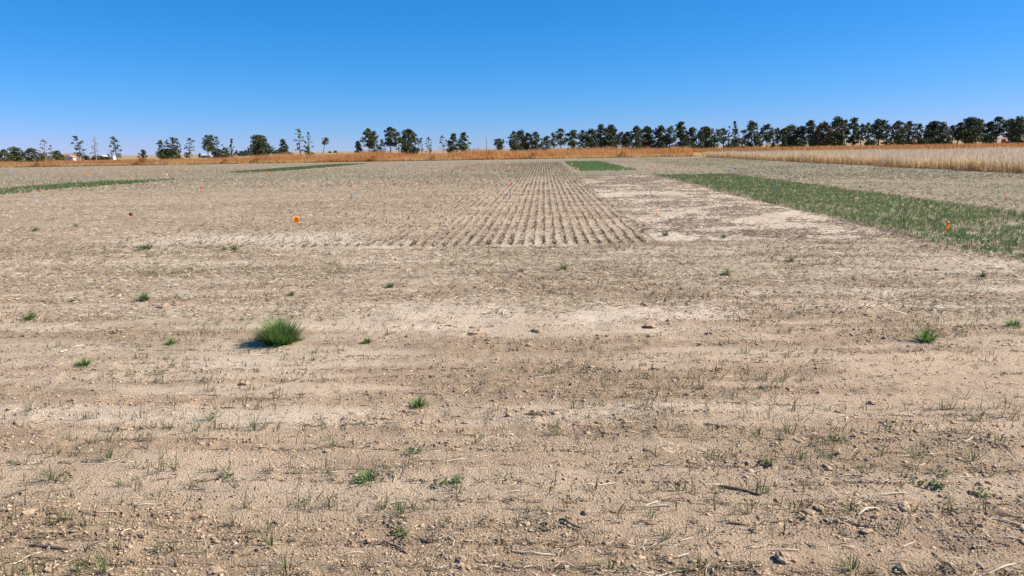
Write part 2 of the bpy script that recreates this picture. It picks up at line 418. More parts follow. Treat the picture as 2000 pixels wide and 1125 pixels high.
def straw_colour(n):
    u = rng.random(n); v = rng.random(n)
    c = np.where((u < .26)[:, None], lerp((.46, .37, .255), (.64, .53, .385), v),
        np.where((u < .74)[:, None], lerp((.20, .135, .085), (.36, .26, .175), v), lerp((.26, .21, .155), (.40, .33, .245), v)))
    return c
parts = []
x, y = scatter(46000, 2.0, 8.5); k = rng.random(len(x)) < (.12 + .75 * residue(x, y)) * (.6 + .4 * ss(3, 6, y)) * ss(.25, .6, fbm(x * 1.1, y * 2.4, 66)); x, y = x[k], y[k]
L = rng.gamma(2.2, .013, len(x)) + .012
parts.append(straw_pieces(x, y, L, rng.uniform(.0012, .0034, len(x)), straw_colour(len(x)), .001, .14))
x, y = scatter(86000, 7.0, 40); k = rng.random(len(x)) < residue(x, y); x, y = x[k], y[k]
L = (rng.gamma(2.2, .016, len(x)) + .022) * (1 + y / 60)
parts.append(straw_pieces(x, y, L, rng.uniform(.003, .0075, len(x)) * (1 + y / 40), straw_colour(len(x)), .004, .26))
x, y = scatter(34000, 34, 108, .78); k = (x < 23) & (rng.random(len(x)) < residue(x, y)); x, y = x[k], y[k]
L = rng.uniform(.06, .24, len(x)); parts.append(straw_pieces(x, y, L, rng.uniform(.012, .024, len(x)), straw_colour(len(x)) * .85, .004, .45))
# dark dead weed stalks drifted over the pale plot, mostly lying across it
n = 20000; x = rng.uniform(1.8, 6.4, n); y = ALLEY + 31 * rng.random(n) ** 1.25
k = vn(x * .9, y * 1.3, 61) * .55 + vn(x * 2.6, y * 4.2, 62) * .45 > .49; x, y = x[k], y[k]; n = len(x)
parts.append(straw_pieces(x, y, rng.uniform(.04, .22, n), rng.uniform(.005, .011, n), lerp((.13, .09, .06), (.34, .25, .175), rng.random(n)), .004, .28))
# bits of residue caught along the drill marks of the front alley
n = 26000; x, y = scatter(n, 2.1, ALLEY); ri = np.round(y / ROW)
y = ri * ROW - .045 * (vn(x * .6, y * .2, 8) - .5) + rng.normal(0, .012, n)
k = (rng.random(n) < .12 + .9 * ss(.42, .66, fbm(x * .7, ri * 2.9, 65))); x, y = x[k], y[k]; n = len(x)
q = straw_pieces(x, y, rng.gamma(2, .016, n) + .012, rng.uniform(.0016, .0034, n) * (1 + .10 * y), np.where((rng.random(n) < .72)[:, None], lerp((.11, .075, .045), (.26, .18, .115), rng.random(n)), lerp((.42, .34, .23), (.62, .52, .38), rng.random(n))), .001, .16)
parts.append(q)
# dark trash lying in the furrows of the drilled plot
n = 24000; x = np.round(rng.uniform(-8.2, 1.9, n) / ROW) * ROW; y = ALLEY + 74 * rng.random(n) ** 1.9
k = rng.random(n) < (.35 + .65 * ss(-5, -1, x)) * np.clip(-.1 + 1.5 * vn(x * 17, y * 1.6, 67), 0, 1); x, y = x[k], y[k]; n = len(x)
x = x - .02 * (vn(x * 2, y * .7, 14) - .5) - .006 + rng.normal(0, .011, n)
parts.append(straw_pieces(x, y, rng.uniform(.03, .12, n) * (1 + y / 40), rng.uniform(.004, .010, n) * (1 + y / 45), lerp((.085, .065, .04), (.20, .145, .09), rng.random(n)), .002, .3, math.pi / 2))
V, Q, T, CC = merge(parts)
o = link('straw_litter', np_mesh('straw_litter', V, Q, T, CC), M['straw'])
tag(o, 'loose straw and crop residue littered over the field soil', 'straw', kind='stuff')
print('straw faces', len(Q) * 2 + len(T))

OCT = np.array([(1, 0, 0), (-1, 0, 0), (0, 1, 0), (0, -1, 0), (0, 0, 1), (0, 0, -1)], float)
OCF = np.array([(0, 2, 4), (2, 1, 4), (1, 3, 4), (3, 0, 4), (2, 0, 5), (1, 2, 5), (3, 1, 5), (0, 3, 5)])
x, y = scatter(210000, 2.1, 12.5, .72, .6); k = rng.random(len(x)) < (.10 + .75 * rough(x, y) * (.35 + .65 * ss(.3, .7, vn(x * 3, y * 4, 71)))); x, y = x[k], y[k]; n = len(x)
r = np.clip(rng.lognormal(math.log(.0024), .45, n), .001, .011) * (1 + .09 * y)
ang = rng.random(n) * 6.283; ca, sa = np.cos(ang)[:, None], np.sin(ang)[:, None]
P = OCT[None] * (1 + rng.normal(0, .28, (n, 6, 1))) + rng.normal(0, .18, (n, 6, 3))
P = np.stack([P[..., 0] * ca - P[..., 1] * sa, P[..., 0] * sa + P[..., 1] * ca, P[..., 2]], -1)
V = P * (r[:, None, None] * np.array([1.25, 1.25, .75])[None, None, :])
V = V + np.stack([x, y, ground_z(x, y) + r * .05], 1)[:, None, :]
V1, n1 = V, n; cc1 = lerp((.30, .20, .125), (.60, .44, .295), rng.random(n))
x, y = scatter(36000, 2.1, 12.3, .72, .6); k = rng.random(len(x)) < ss(.45, .95, rough(x, y)) * ss(.42, .62, .5 * fbm(x * .8, y * 4.2, 73) + .5 * vn(x * 3.2, y * 7, 74)); x, y = x[k], y[k]; n = len(x)
r = np.clip(rng.lognormal(math.log(.0048), .38, n), .0025, .012) * (1 + .07 * y)
P = OCT[None] * (1 + rng.normal(0, .38, (n, 6, 1))) + rng.normal(0, .34, (n, 6, 3))
V = P * (r[:, None, None] * np.array([1.5, 1.0, .8])[None, None, :]) + np.stack([x, y, ground_z(x, y) + r * .0], 1)[:, None, :]
print('small clods', n, 'crumbs', n1)
V = np.concatenate([V1, V]); n = n1 + n
cc = np.concatenate([cc1, lerp((.25, .17, .11), (.50, .365, .25), rng.random(n - n1))])
o = link('soil_crumbs', np_mesh('soil_crumbs', V, None, (OCF[None] + (np.arange(n) * 6)[:, None, None]).reshape(-1, 3), np.repeat(cc, 6, 0)), M['crumb'])
tag(o, 'small crumbs of dry soil scattered over the near ground', 'soil', kind='stuff')
print('crumbs', n)

# ------------------------------------------------------------------ sparse seedlings in the cross rows of the front alley
def plants(x, y, nb, Lr, Wr, ca, cb, tipc, leanr=(.15, .9), k=3, spread=.006):
    n = len(x); idx = np.repeat(np.arange(n), nb)
    m = len(idx); px = x[idx] + rng.normal(0, spread, m); py = y[idx] + rng.normal(0, spread, m)
    P = np.stack([px, py, ground_z(px, py) - .004], 1)
    sz = rng.uniform(.65, 1.25, n)[idx]
    tone = (rng.random(n)[idx] * .6 + rng.random(m) * .4)
    c0 = lerp(ca, cb, tone); c1 = c0 * .5 + np.asarray(tipc)[None] * .5
    return ribbons(P, rng.random(m) * 2 * math.pi, rng.uniform(*Lr, m) * sz, rng.uniform(*Wr, m), rng.uniform(*leanr, m), rng.uniform(.1, .9, m), c0, c1, k)
rows = np.arange(2.0, ALLEY, ROW)
xx, yy = [], []
for ry in rows:
    half = ry * .74 + 1.2; cnt = int(half * 2 * (36 if ry > 8.3 else 34))
    x = rng.uniform(-half, half, cnt); yv = np.full(cnt, ry) + rng.normal(0, .018, cnt) + .045 * (.5 - vn(x * .6, np.full(cnt, ry) * .2, 8))
    p = ss(.47, .64, .55 * fbm(x * .9, yv * .9 + 4, 81) + .45 * vn(x * 2.2, np.full(cnt, ry) * 13.7, 82)) * (.85 + .4 * ss(8, 9.5, yv)) + .04
    p = p * (1 - .75 * np.clip(pale(x, yv), 0, 1))
    k = rng.random(cnt) < p; xx.append(x[k]); yy.append(yv[k])
x = np.concatenate(xx); y = np.concatenate(yy)
GREY_G, DRY_G, TIP = (.070, .098, .036), (.175, .150, .070), (.20, .175, .085)
near = y < 5.2
parts = [plants(x[near], y[near], rng.integers(2, 6, near.sum()), (.045, .125), (.0028, .0052), GREY_G, DRY_G, TIP, (.25, 1.25), k=3, spread=.010),
         plants(x[~near], y[~near], rng.integers(2, 5, (~near).sum()), (.03, .085), (.004, .0072), GREY_G, DRY_G, TIP, (.35, 1.35), k=2, spread=.014)]
# low seedlings hidden in the furrows of the drilled rows
xx = []; yy = []
for rx in np.arange(-8.4, 1.85, ROW):
    cnt = 420; yv = ALLEY + .1 + 78 * rng.random(cnt) ** 1.6; yv = yv[(yv < 43.5) | (yv > 51.5)]
    xx.append(np.full(len(yv), rx) + rng.normal(0, .012, len(yv))); yy.append(yv)
x = np.concatenate(xx); y = np.concatenate(yy); k = rng.random(len(x)) < .25 + .6 * ss(-4, 0, x); x, y = x[k], y[k]
parts.append(plants(x, y, rng.integers(2, 5, len(x)), (.02, .055), (.006, .011), (.06, .066, .03), (.15, .12, .065), (.17, .145, .08), (.3, 1.3), k=2, spread=.02))
V, Q, T, CC = merge(parts)
o = link('wheat_seedlings', np_mesh('wheat_seedlings', V, Q, T, CC), M['blade'])
tag(o, 'thin sparse wheat seedlings emerging along the drill rows', 'seedlings', kind='stuff')

# ------------------------------------------------------------------ green wheat plots
def wheat_plot(name, x0, x1, y0, y1, per_m, nb, Lr, Wr, label, patch, ca=(.075, .150, .040), cb=(.150, .230, .075)):
    xx = []; yy = []
    for rx in np.arange(x0, x1, ROW):
        cnt = int((y1 - y0) * per_m); yv = rng.uniform(y0, y1, cnt)
        if y1 / y0 > 2: yv = y0 + (y1 - y0) * rng.random(cnt) ** 1.25
        xx.append(np.full(cnt, rx) + rng.normal(0, .03, cnt)); yy.append(yv)
    x = np.concatenate(xx); y = np.concatenate(yy)
    p = patch(x, y); k = rng.random(len(x)) < p; x, y = x[k], y[k]
    V, Q, T, CC = plants(x, y, np.full(len(x), nb), Lr, Wr, ca, cb, (.13, .18, .07), (.1, .8), 2, .02)
    o = link(name, np_mesh(name, V, Q, T, CC), M['blade']); tag(o, label, 'wheat', kind='stuff')
def pr(x, y):
    n = .7 * fbm(x * 1.1, y * .7, 91) + .3 * vn(x * 4, y * 2.5, 90)
    return ss(.30, .56, n + .36 * ss(11, 22, y)) * (.45 + .55 * ss(9.5, 14, y)) * ss(6.15, 6.7, x + .5 * (vn(y * .8, y * 0, 5) - .5)) * ss(11.1, 10.3, x) + .05
wheat_plot('wheat_plot', 6.3, 10.9, 9.6, 43.6, 23, 5, (.06, .125), (.006, .011), 'long strip of green wheat beside the pale bare plot', pr)
pc = lambda x, y: np.clip(.15 + 1.0 * vn(x * 1.3, y * .35, 92), 0, 1) * ss(2.3, 2.8, x + .4 * (vn(y * .3, y * 0, 95) - .5)) * ss(6.8, 6.2, x + .5 * (vn(y * .3, y * 0, 96) - .5)) * ss(51.5, 55, y) * ss(93, 88, y)
wheat_plot('wheat_plot', 2.45, 6.7, 52, 92, 12, 5, (.08, .16), (.018, .03), 'small green wheat plot at the far end of the drilled rows', pc, (.11, .225, .065), (.17, .30, .10))
pl_ = lambda x, y: np.clip(.1 + 1.0 * vn(x * 1.2, y * .5, 93), 0, 1) * ss(50.5, 42, y) * ss(-28.6, -27.6, x + .8 * (vn(y * .4, y * 0, 97) - .5)) * ss(-23.4, -24.2, x + .8 * (vn(y * .5, y * 0, 98) - .5))
wheat_plot('wheat_plot', -28.4, -23.6, 27, 50.5, 14, 5, (.08, .16), (.014, .024), 'green wheat strip running in from the side of the stubble', pl_)
wheat_plot('wheat_plot', -27.6, -23.6, 62, 100, 9, 5, (.09, .17), (.02, .034), 'narrow green wheat strip ending below the bare lollipop tree', lambda x, y: np.clip(.2 + .9 * vn(x * 1.2, y * .4, 94), 0, 1) * ss(61, 72, y) * ss(101, 96, y) + .03)

n = 11000; x = rng.uniform(11.2, 24, n); y = 13 + 95 * rng.random(n) ** 1.3; k = vn(x * .35, y * .2, 99) * .6 + vn(x * 1.5, y * .8, 100) * .4 > .45
V, Q, T, CC = plants(x[k], y[k], np.full(k.sum(), 4), (.04, .10), (.010, .022), (.085, .125, .045), (.17, .20, .085), (.18, .2, .09), (.2, 1.1), 2, .03)
o = link('wheat_seedlings', np_mesh('wheat_seedlings', V, Q, T, CC), M['blade']); tag(o, 'thin grey green crop on the stubble past the green wheat strip', 'seedlings', kind='stuff')
# ------------------------------------------------------------------ tall dry grass beyond the field
def grass_stand(name, x, y, Lr, Wr, colf, label, cat, lean=(0, .28), k=3, hf=None):
    n = len(x); P = np.stack([x, y, ground_z(x, y, 1, 1) - .02], 1)
    L = rng.uniform(*Lr, n) * (1 if hf is None else hf(x, y))
    c0, c1 = colf(x, y, n)
    V, Q, T, CC = ribbons(P, rng.random(n) * 2 * math.pi, L, rng.uniform(*Wr, n), rng.uniform(*lean, n), rng.uniform(0, .5, n), c0, c1, k, roll=rng.random(n) * math.pi)
    o = link(name, np_mesh(name, V, Q, T, CC), M['dry']); tag(o, label, cat, kind='stuff'); return o
def rust(x, y, n):
    u = np.clip(1.5 * (.6 * fbm(x * .13, y * .25, 101) + .4 * vn(x * .55, y * .5, 102)) - .45 + rng.random(n) * .4, 0, 1); v = np.clip(rng.random(n) * .5 + .7 * (u - .2), 0, 1)
    return lerp((.78, .50, .21), (.56, .28, .105), v), lerp((.70, .40, .17), (.46, .185, .075), u)
n = 95000
x = rng.uniform(-125, 24, n); y = BELT + .6 + 14 * rng.random(n) ** 1.3
hb = lambda x, y: (.42 + .58 * ss(0, 3.0, y - BELT - 1.2 * vn(x * .3, x * 0, 4))) * (.55 + .55 * vn(x * .17, y * .2, 103) + .30 * vn(x * .6, y * .6, 105)) * (.62 + .38 * ss(-62, -45, x))
grass_stand('tall_dry_grass', x, y, (.95, 1.75), (.035, .08), rust, 'belt of tall rust orange dry grass along the field edge', 'dry grass', hf=hb)
n = 16000; x = rng.uniform(-125, 30, n); y = BELT - .3 + 2.0 * rng.random(n)
yel = lambda x, y, n: (lerp((.58, .42, .17), (.66, .50, .24), rng.random(n)), lerp((.56, .42, .18), (.70, .56, .30), rng.random(n)))
k = vn(x * .12, y * .3, 104) > .42
grass_stand('short_dry_grass', x[k], y[k], (.2, .8), (.03, .06), yel, 'short straw yellow grass fringe at the foot of the rust grass belt', 'dry grass', (0, .8), 2)
n = 30000; x = rng.uniform(16, 62, n); y = rng.uniform(113, 152, n); k = (x > 24) | (y > BELT + 1); x, y = x[k], y[k]
grass_stand('short_dry_grass', x, y, (.25, .62), (.04, .08), yel, 'short straw yellow grass between the rust belt and pale stand', 'dry grass', (0, .6), 2)
n = 42000; x = rng.uniform(20, 150, n); y = rng.uniform(150, 162, n)
rr = lambda x, y, n: (lerp((.60, .36, .14), (.50, .27, .11), rng.random(n)), lerp((.54, .27, .11), (.40, .18, .08), rng.random(n)))
grass_stand('tall_dry_grass', x, y, (.8, 1.5), (.05, .10), rr, 'dark reddish dry grass at the foot of the dense pine row', 'dry grass')
# pale ungrazed stand at the right
n = 125000; u = rng.random(n)
y = 30 + 84 * u ** 1.25; x = 24.0 + (np.maximum(y * .86, 30) + 6 - 24 + 14) * rng.random(n) ** 1.35 * ss(20, 42, y + 6)
front = rng.random(n) < .09; y = np.where(front, rng.uniform(31, 113, n) ** 1.0, y); x = np.where(front, 24.0 + rng.exponential(.5, n), x)
x = x + .35 * (vn(y * .5, y * 0, 6) - .5)
def tanc(x, y, n):
    v = rng.random(n); e = np.exp(-(x - 24) / 1.0) * (vn(y * .35, y * 0, 109) > .4)
    base = lerp((.66, .43, .21), (.78, .58, .31), v); top = lerp((.50, .405, .31), (.63, .52, .405), v)
    return base, top * (1 - .4 * e[:, None]) + np.array([.80, .62, .34]) * .4 * e[:, None]
grass_stand('pale_grass_stand', x, y, (.66, 1.12), (.014, .034), tanc, 'pale tan stand of tall dry grass beside the far wheat plots', 'dry grass', (0, .22), 3,
            hf=lambda x, y: .74 + .34 * vn(x * .3, y * .3, 107))
# dark low blades standing in for the shade line where tilled field stops
n = 9000; x = rng.uniform(-125, 26, n); y = BELT - .7 + rng.normal(0, .25, n) + .5 * vn(x * .1, x * 0, 2)
k = vn(x * .25, x * 0, 108) > .28; x, y = x[k], y[k]; n = len(x)
dk = lambda x, y, n: (lerp((.10, .075, .05), (.16, .115, .07), rng.random(n)), lerp((.13, .10, .06), (.2, .15, .085), rng.random(n)))
grass_stand('edge_shade_line', x, y, (.1, .28), (.04, .09), dk, 'dark low blades standing in for shade between tilled soil and grass belt', 'shade line', (.2, 1.2), 2)

# ------------------------------------------------------------------ round dry bushes in the belt
def dry_bush(px, py, rad, label, tone=0.0):
    X, Yb = on_plane(px, py); Yb = BELT + .8
    d = ray(px, py); X = d[0] / d[1] * Yb
    n = 900; a = rng.random(n) * 2 * math.pi; ln = np.abs(rng.normal(0, .95, n))
    P = np.zeros((n, 3)); P[:, :2] = rng.normal(0, .14 * rad, (n, 2))
    L = rad * rng.uniform(.6, 1.15, n) * (1.25 - .3 * np.clip(ln, 0, 1))
    v = rng.random(n); c0 = lerp((.56, .33, .12), (.44, .25, .09), v); c1 = lerp((.62, .35, .13), (.46, .23, .08), v)
    V, Q, T, CC = ribbons(P, a, L, rng.uniform(.03, .07, n), np.clip(ln, 0, 1.35), rng.uniform(-.2, .4, n), c0, c1, 3)
    o = link('dry_bush', np_mesh('dry_bush', V, Q, T, CC), M['dry'], None, (X, Yb, gz(X, Yb) - .02))
    tag(o, label, 'bush', 'round dry bushes along the grass belt')
dry_bush(276, 320, 1.2, 'big round dark rust bush bulging out of the grass belt')
for px, py, r in ((72, 326, .9), (440, 318, 1.0), (500, 317, 1.1), (728, 312, 1.15), (845, 311, 1.0), (1040, 308, 1.2), (1215, 306, 1.1)):
    dry_bush(px, py, r * .8, 'rounded rust brown bush standing within the orange grass belt')

# ------------------------------------------------------------------ trees
def foliage(centres, radii, nf, size, base, tip):
    """leaf tufts filling flattened clumps"""
    Vs = []; cols = []
    for c, r in zip(centres, radii):
        m = max(6, int(nf * (r[0] * r[2]) / .7))
        d = rng.normal(0, 1, (m, 3)); d /= np.linalg.norm(d, axis=1)[:, None]
        p = c + d * (rng.random(m) ** .45)[:, None] * np.asarray(r)
        a = rng.normal(0, 1, (m, 3)); a[:, 2] *= .6; a /= np.linalg.norm(a, axis=1)[:, None]
        b = np.cross(a, rng.normal(0, 1, (m, 3))); b /= np.linalg.norm(b, axis=1)[:, None] + 1e-6
        s = size * rng.uniform(.6, 1.3, m)[:, None]
        Vs.append(np.stack([p - a * s, p + b * s * .55, p + a * s, p - b * s * .55], 1))
        t = np.clip(rng.random(m) * .75 + rng.random() * .3, 0, 1); cols.append(np.repeat(lerp(base, tip, t), 4, 0))
    V = np.concatenate(Vs); n = len(V)
    return V.reshape(-1, 3), np.arange(n * 4).reshape(-1, 4), np.concatenate(cols)
PINE0, PINE1 = (.030, .042, .020), (.125, .135, .062)
def tree(px, top, w, Y, kind, label, name='pine_tree', cat='tree', group=None, lean=0.0, base_py=None, tone=(1, 1, 1), bare=None, seedx=0):
    """px, top, w: crown axis, treetop and width in the photo; Y: distance."""
    foot = at_depth(px, 300, Y); X = foot[0]; z0 = gz(X, Y)
    hgt = at_depth(px, top, Y)[2] - z0; mpp = Y / FPX * 1.0; rad = w * mpp / 2 * ((1.48 if px > 1230 else 1.30) * random.uniform(.88, 1.12) if kind in ('dense', 'pine', 'umbrella', 'juniper') else 1.15)
    t = thing(name, (X, Y, z0 - .05), label, cat, group)
    tb = MB(); wob = [0.0]; n = 6
    axis = []
    ph1, ph2 = random.random() * 6, random.random() * 6
    for i in range(n + 1):
        f = i / n; axis.append(Vector((lean * hgt * f ** 1.4 + .10 * math.sin(ph1 + 3 * f) * min(1, f * 3), .12 * math.sin(ph2 + 2.5 * f) * f, hgt * .97 * f)))
    def ax(f):
        f = max(0, min(.999, f)) * n; i = int(f); return axis[i].lerp(axis[i + 1], f - i)
    r0 = max(.10, hgt * .022)
    tb.tube([axis[0]] + axis[1:], [r0 * (1 - .82 * i / n) for i in range(n + 1)], 6)
    cen, rr = [], []
    limbs = []
    B0, B1 = np.array(PINE0) * tone, np.array(PINE1) * tone
    if kind == 'dead':
        k = 26
        for i in range(k):
            f = .22 + .75 * i / k; a = random.random() * 6.28; l = rad * (1.15 - f * .85) * random.uniform(.6, 1.15)
            p = ax(f); dr = Vector((math.cos(a), math.sin(a) * .8, 0)); e = p + dr * l + Vector((0, 0, -.12 * l + .25 * l * (f - .4)))
            m_ = p.lerp(e, .55) + Vector((0, 0, .10 * l)); limbs.append(([p, m_, e], [r0 * .50, r0 * .38, r0 * .22]))
            for s in (-1, 1):
                q = p.lerp(e, random.uniform(.45, .8)); limbs.append(([q, q + dr * l * .28 + Vector((-dr.y, dr.x, 0)) * s * l * .25 + Vector((0, 0, -.12 * l))], [r0 * .30, r0 * .16]))
    elif kind == 'snag':
        for i in range(9):
            f = .35 + .6 * i / 9; a = random.random() * 6.28; l = rad * random.uniform(.5, 1.0)
            p = ax(f); limbs.append(([p, p + Vector((math.cos(a) * l, math.sin(a) * l, l * .5))], [r0 * .4, r0 * .15]))
    else:
        low = dict(dense=.08, umbrella=.40, sparse=.22, cone=.10, pine=.20, juniper=.02, half=.30, ball=.62)[kind] if bare is None else bare
        num = dict(dense=36, umbrella=25, sparse=19, cone=30, pine=30, juniper=28, half=15, ball=14)[kind]
        num = int(num * (0.75 + .25 * min(2.2, hgt * rad / 14)))
        for i in range(num):
            f = low + (1 - low) * (i + random.random()) / num
            g = (f - low) / (1 - low)
            if kind in ('cone',): prof = (1 - g) ** .8 * 1.0 + .08
            elif kind == 'juniper': prof = math.sqrt(max(0, 1 - g ** 2.4)) * .95 + .05
            elif kind == 'dense': prof = (math.sin(math.pi * (.18 + .78 * g)) ** .7)
            elif kind in ('umbrella', 'ball'): prof = math.sqrt(max(.05, 1 - (2 * g - .9) ** 2 * .85))
            else: prof = (.55 + .45 * math.sin(math.pi * (g * .9 + .1))) * (1.05 - .5 * g ** 3)
            a = i * 2.4 + random.random() * 1.6; l = rad * prof * random.uniform(.25, 1.12) ** .7
            p = ax(f * .97); sz = max(.30, rad * random.uniform(.30, .46)) * (.88 if kind in ('sparse', 'cone') else .7 if kind == 'half' else 1.05) * (1 - .25 * g)
            l = max(0, l - sz * .55)
            e = p + Vector((math.cos(a) * l, math.sin(a) * l, l * random.uniform(-.05, .30)))
            e.z = min(e.z, hgt - sz * .45)
            cen.append(np.array(e)); rr.append((sz, sz, sz * random.uniform(.48, .68)))
            if l > .25: limbs.append(([p, p.lerp(e, .6) - Vector((0, 0, .05 * l)), e], [r0 * .34, r0 * .22, r0 * .1]))
        if kind in ('umbrella', 'pine', 'half'):          # dead lower limbs
            for i in range(6):
                f = random.uniform(.18, max(.2, low)); a = random.random() * 6.28; l = rad * random.uniform(.3, .8); p = ax(f)
                limbs.append(([p, p + Vector((math.cos(a) * l, math.sin(a) * l, random.uniform(-.2, .2) * l))], [r0 * .22, r0 * .08]))
        cen.append(np.array(ax(1.0)) - np.array([0, 0, .35])); rr.append((max(.35, rad * .26),) * 2 + (.4,))
    wood = M['deadwood'] if kind in ('dead', 'snag', 'half') else M['bark']
    for p, r in limbs: tb.tube(p, r, 4, False)
    tb.build('trunk', wood, t)
    if cen:
        V, Q, CC = foliage(cen, rr, dict(sparse=58, half=36, cone=85).get(kind, 86), min(.29, .18 + hgt * .010), B0, B1)
        link('crown', np_mesh('crown', V, Q, None, CC), M['needle'], t)
    return t

GB = 'dense pine row behind the pale grass'
GM = 'pines behind the orange grass belt'
GJ = 'low junipers by the farmhouse'
# low junipers at the far side by the farmhouse
for px, top, w, d in ((8, 291, 30, 172), (31, 286, 34, 178), (61, 289, 34, 176), (84, 298, 24, 180), (109, 294, 30, 184), (-12, 292, 30, 175)):
    tree(px, top, w, d, 'juniper', 'low dark juniper in the thicket beside the farmhouse', 'juniper_tree', group=GJ, tone=(1.15, 1.12, 1.0))
tree(122, 303, 16, 200, 'juniper', 'smallest yellowish green juniper at the thicket end by the farmhouse', 'juniper_tree', group=GJ, tone=(1.7, 1.5, 1.1))
tree(88, 270, 23, 165, 'half', 'half dead grey pine rising above the juniper thicket', 'pine_tree', tone=(2.3, 1.5, 1.7), bare=.30)
tree(101, 284, 13, 168, 'dead', 'bare dead tree at the edge of the juniper thicket', 'dead_tree')
tree(160, 262, 27, 182, 'sparse', 'ragged pine leaning with its top bent beside the farmhouse', lean=-.16, bare=.18)
tree(187, 263, 25, 182, 'dead', 'dead pine skeleton with drooping bare branches', 'dead_tree')
tree(228, 264, 27, 185, 'sparse', 'ragged one sided pine next to the dead skeleton', lean=-.10, bare=.15)
tree(279, 291, 16, 190, 'juniper', 'lone small dark bush tree above the round dry bush', 'juniper_tree')
# open groups over the orange belt
L1 = [(316, 272, 19, 'pine', 'dense short pine at the outer end of the first pine cluster'), (329, 271, 15, 'sparse', 'thin pine in the middle of the first pine cluster'),
      (340, 266, 17, 'pine', 'taller pine in the first pine cluster'), (348, 267, 17, 'sparse', 'sparse tall pine ending the first pine cluster'),
      (329, 290, 34, 'juniper', 'low dark undergrowth tree beneath the first pine cluster'),
      (370, 267, 20, 'sparse', 'lone thin pine just past the first pine cluster'),
      (407, 261, 20, 'umbrella', 'tall pine with bare lower trunk and one sided limbs'), (416, 261, 18, 'umbrella', 'pine with pale straight trunk sharing a crown with its twin'),
      (424, 264, 18, 'sparse', 'thin drooping pine at the edge of the twin pines'), (424, 290, 28, 'juniper', 'low bushy evergreen at the foot of the twin pines'),
      (440, 287, 20, 'juniper', 'rounded dark evergreen bush between twin pines and narrow spruce'), (453, 269, 15, 'cone', 'narrow columnar spruce rising from low evergreens'),
      (508, 262, 40, 'dense', 'broad spreading pine with an overhanging right side'), (555, 270, 31, 'cone', 'dense conical dark spruce standing by itself'),
      (587, 249, 20, 'sparse', 'tallest slender see through pine over the orange grass'), (602, 256, 15, 'sparse', 'thin leaning pine beside the tallest slender pine'),
      (601, 285, 18, 'juniper', 'low dark evergreen under the slender pines'), (483 + 8, 281, 8, 'sparse', 'spindly pine standing by the utility pole')]
for px, top, w, kd, lb in L1: tree(px, top, w, 192 + random.uniform(-6, 6), kd, lb, group=GM, lean=.06 if px in (602, 370, 424) else random.uniform(-.02, .02))
tree(629, 267, 17, 190, 'ball', 'small lollipop tree with a bent bare trunk', 'bent_tree', lean=.22, bare=.70)
L2 = [(700, 274, 26, 'cone', 'low wide fir beside the pale trunked pines'), (722, 248, 28, 'umbrella', 'tall pine with several pale trunks under its crown'), (733, 254, 20, 'pine', 'pine merged with the pale trunked pines'),
      (746, 270, 16, 'juniper', 'low dark fir between two tall pines'), (763, 246, 28, 'umbrella', 'tallest broad crowned pine with see through trunks'), (779, 255, 14, 'sparse', 'thin pine between two broad dark pines'),
      (800, 250, 36, 'dense', 'large dense pine leafy down to the grass'), (824, 266, 10, 'half', 'small thin half bare pine past the large dense pine'), (838, 266, 15, 'sparse', 'small crooked pine with a tuft at its top'),
      (866, 261, 16, 'half', 'grey half dead pine before a dense pair'), (886, 259, 24, 'dense', 'dark pine, first of a dense pair'), (907, 256, 24, 'dense', 'green rounded pine, second of a dense pair'),
      (977, 270, 21, 'umbrella', 'small umbrella shaped pine standing by itself')]
for px, top, w, kd, lb in L2: tree(px, top, w, 190 + random.uniform(-6, 6), kd, lb, group=GM)
tree(951, 262, 7, 188, 'snag', 'thin dead trunk standing alone over the grass', 'dead_tree')
tree(928, 288, 5, 180, 'snag', 'short broken dead stump with few twigs', 'dead_tree', group='dead stumps'); tree(935, 285, 6, 180, 'snag', 'short forked dead stump beside a smaller one', 'dead_tree', group='dead stumps')
L3 = [(1003, 254, 24, 'dense'), (1016, 254, 32, 'dense'), (1031, 257, 22, 'dense'), (1046, 255, 24, 'pine'), (1066, 265, 20, 'dense'), (1080, 257, 16, 'umbrella'), (1095, 249, 21, 'umbrella'), (1117, 252, 22, 'umbrella'),
      (1138, 252, 24, 'dense'), (1155, 251, 26, 'dense'), (1174, 241, 26, 'dense'), (1193, 243, 32, 'dense'), (1214, 256, 15, 'umbrella'), (1227, 256, 24, 'dense'), (1244, 245, 22, 'pine'), (1262, 245, 28, 'dense'),
      (1289, 244, 25, 'pine'), (1308, 244, 18, 'umbrella'), (1328, 235, 24, 'pine'), (1350, 247, 22, 'dense'), (1369, 246, 14, 'pine'), (1379, 246, 32, 'dense'), (1400, 250, 14, 'umbrella'), (1412, 248, 20, 'umbrella')]
D3 = dict(dense='dense dark pine behind the rust belt', pine='dark pine with short bare trunk behind the rust belt', umbrella='high crowned bare trunked pine behind the rust belt')
ORD = 'first second third fourth fifth sixth seventh eighth ninth tenth eleventh twelfth thirteenth fourteenth fifteenth sixteenth seventeenth eighteenth nineteenth twentieth twenty-first twenty-second twenty-third twenty-fourth twenty-fifth twenty-sixth twenty-seventh twenty-eighth'.split()
for i, (px, top, w, kd) in enumerate(L3): tree(px, top, w, 186 + random.uniform(-7, 7), kd, D3[kd] + ', %s from the umbrella pine' % ORD[i], group='pine row behind the rust belt')
tree(1422, 243, 10, 185, 'half', 'thin grey pine beside the tall whorled spruce'); tree(1434, 234, 19, 183, 'cone', 'tall spruce with separate whorled branches before the gap', bare=.25)
tree(1440, 270, 34, 182, 'juniper', 'low dark spreading evergreen under the whorled spruce', 'juniper_tree'); tree(1466, 235, 28, 186, 'pine', 'tall pointed pine standing in the gap of the row')
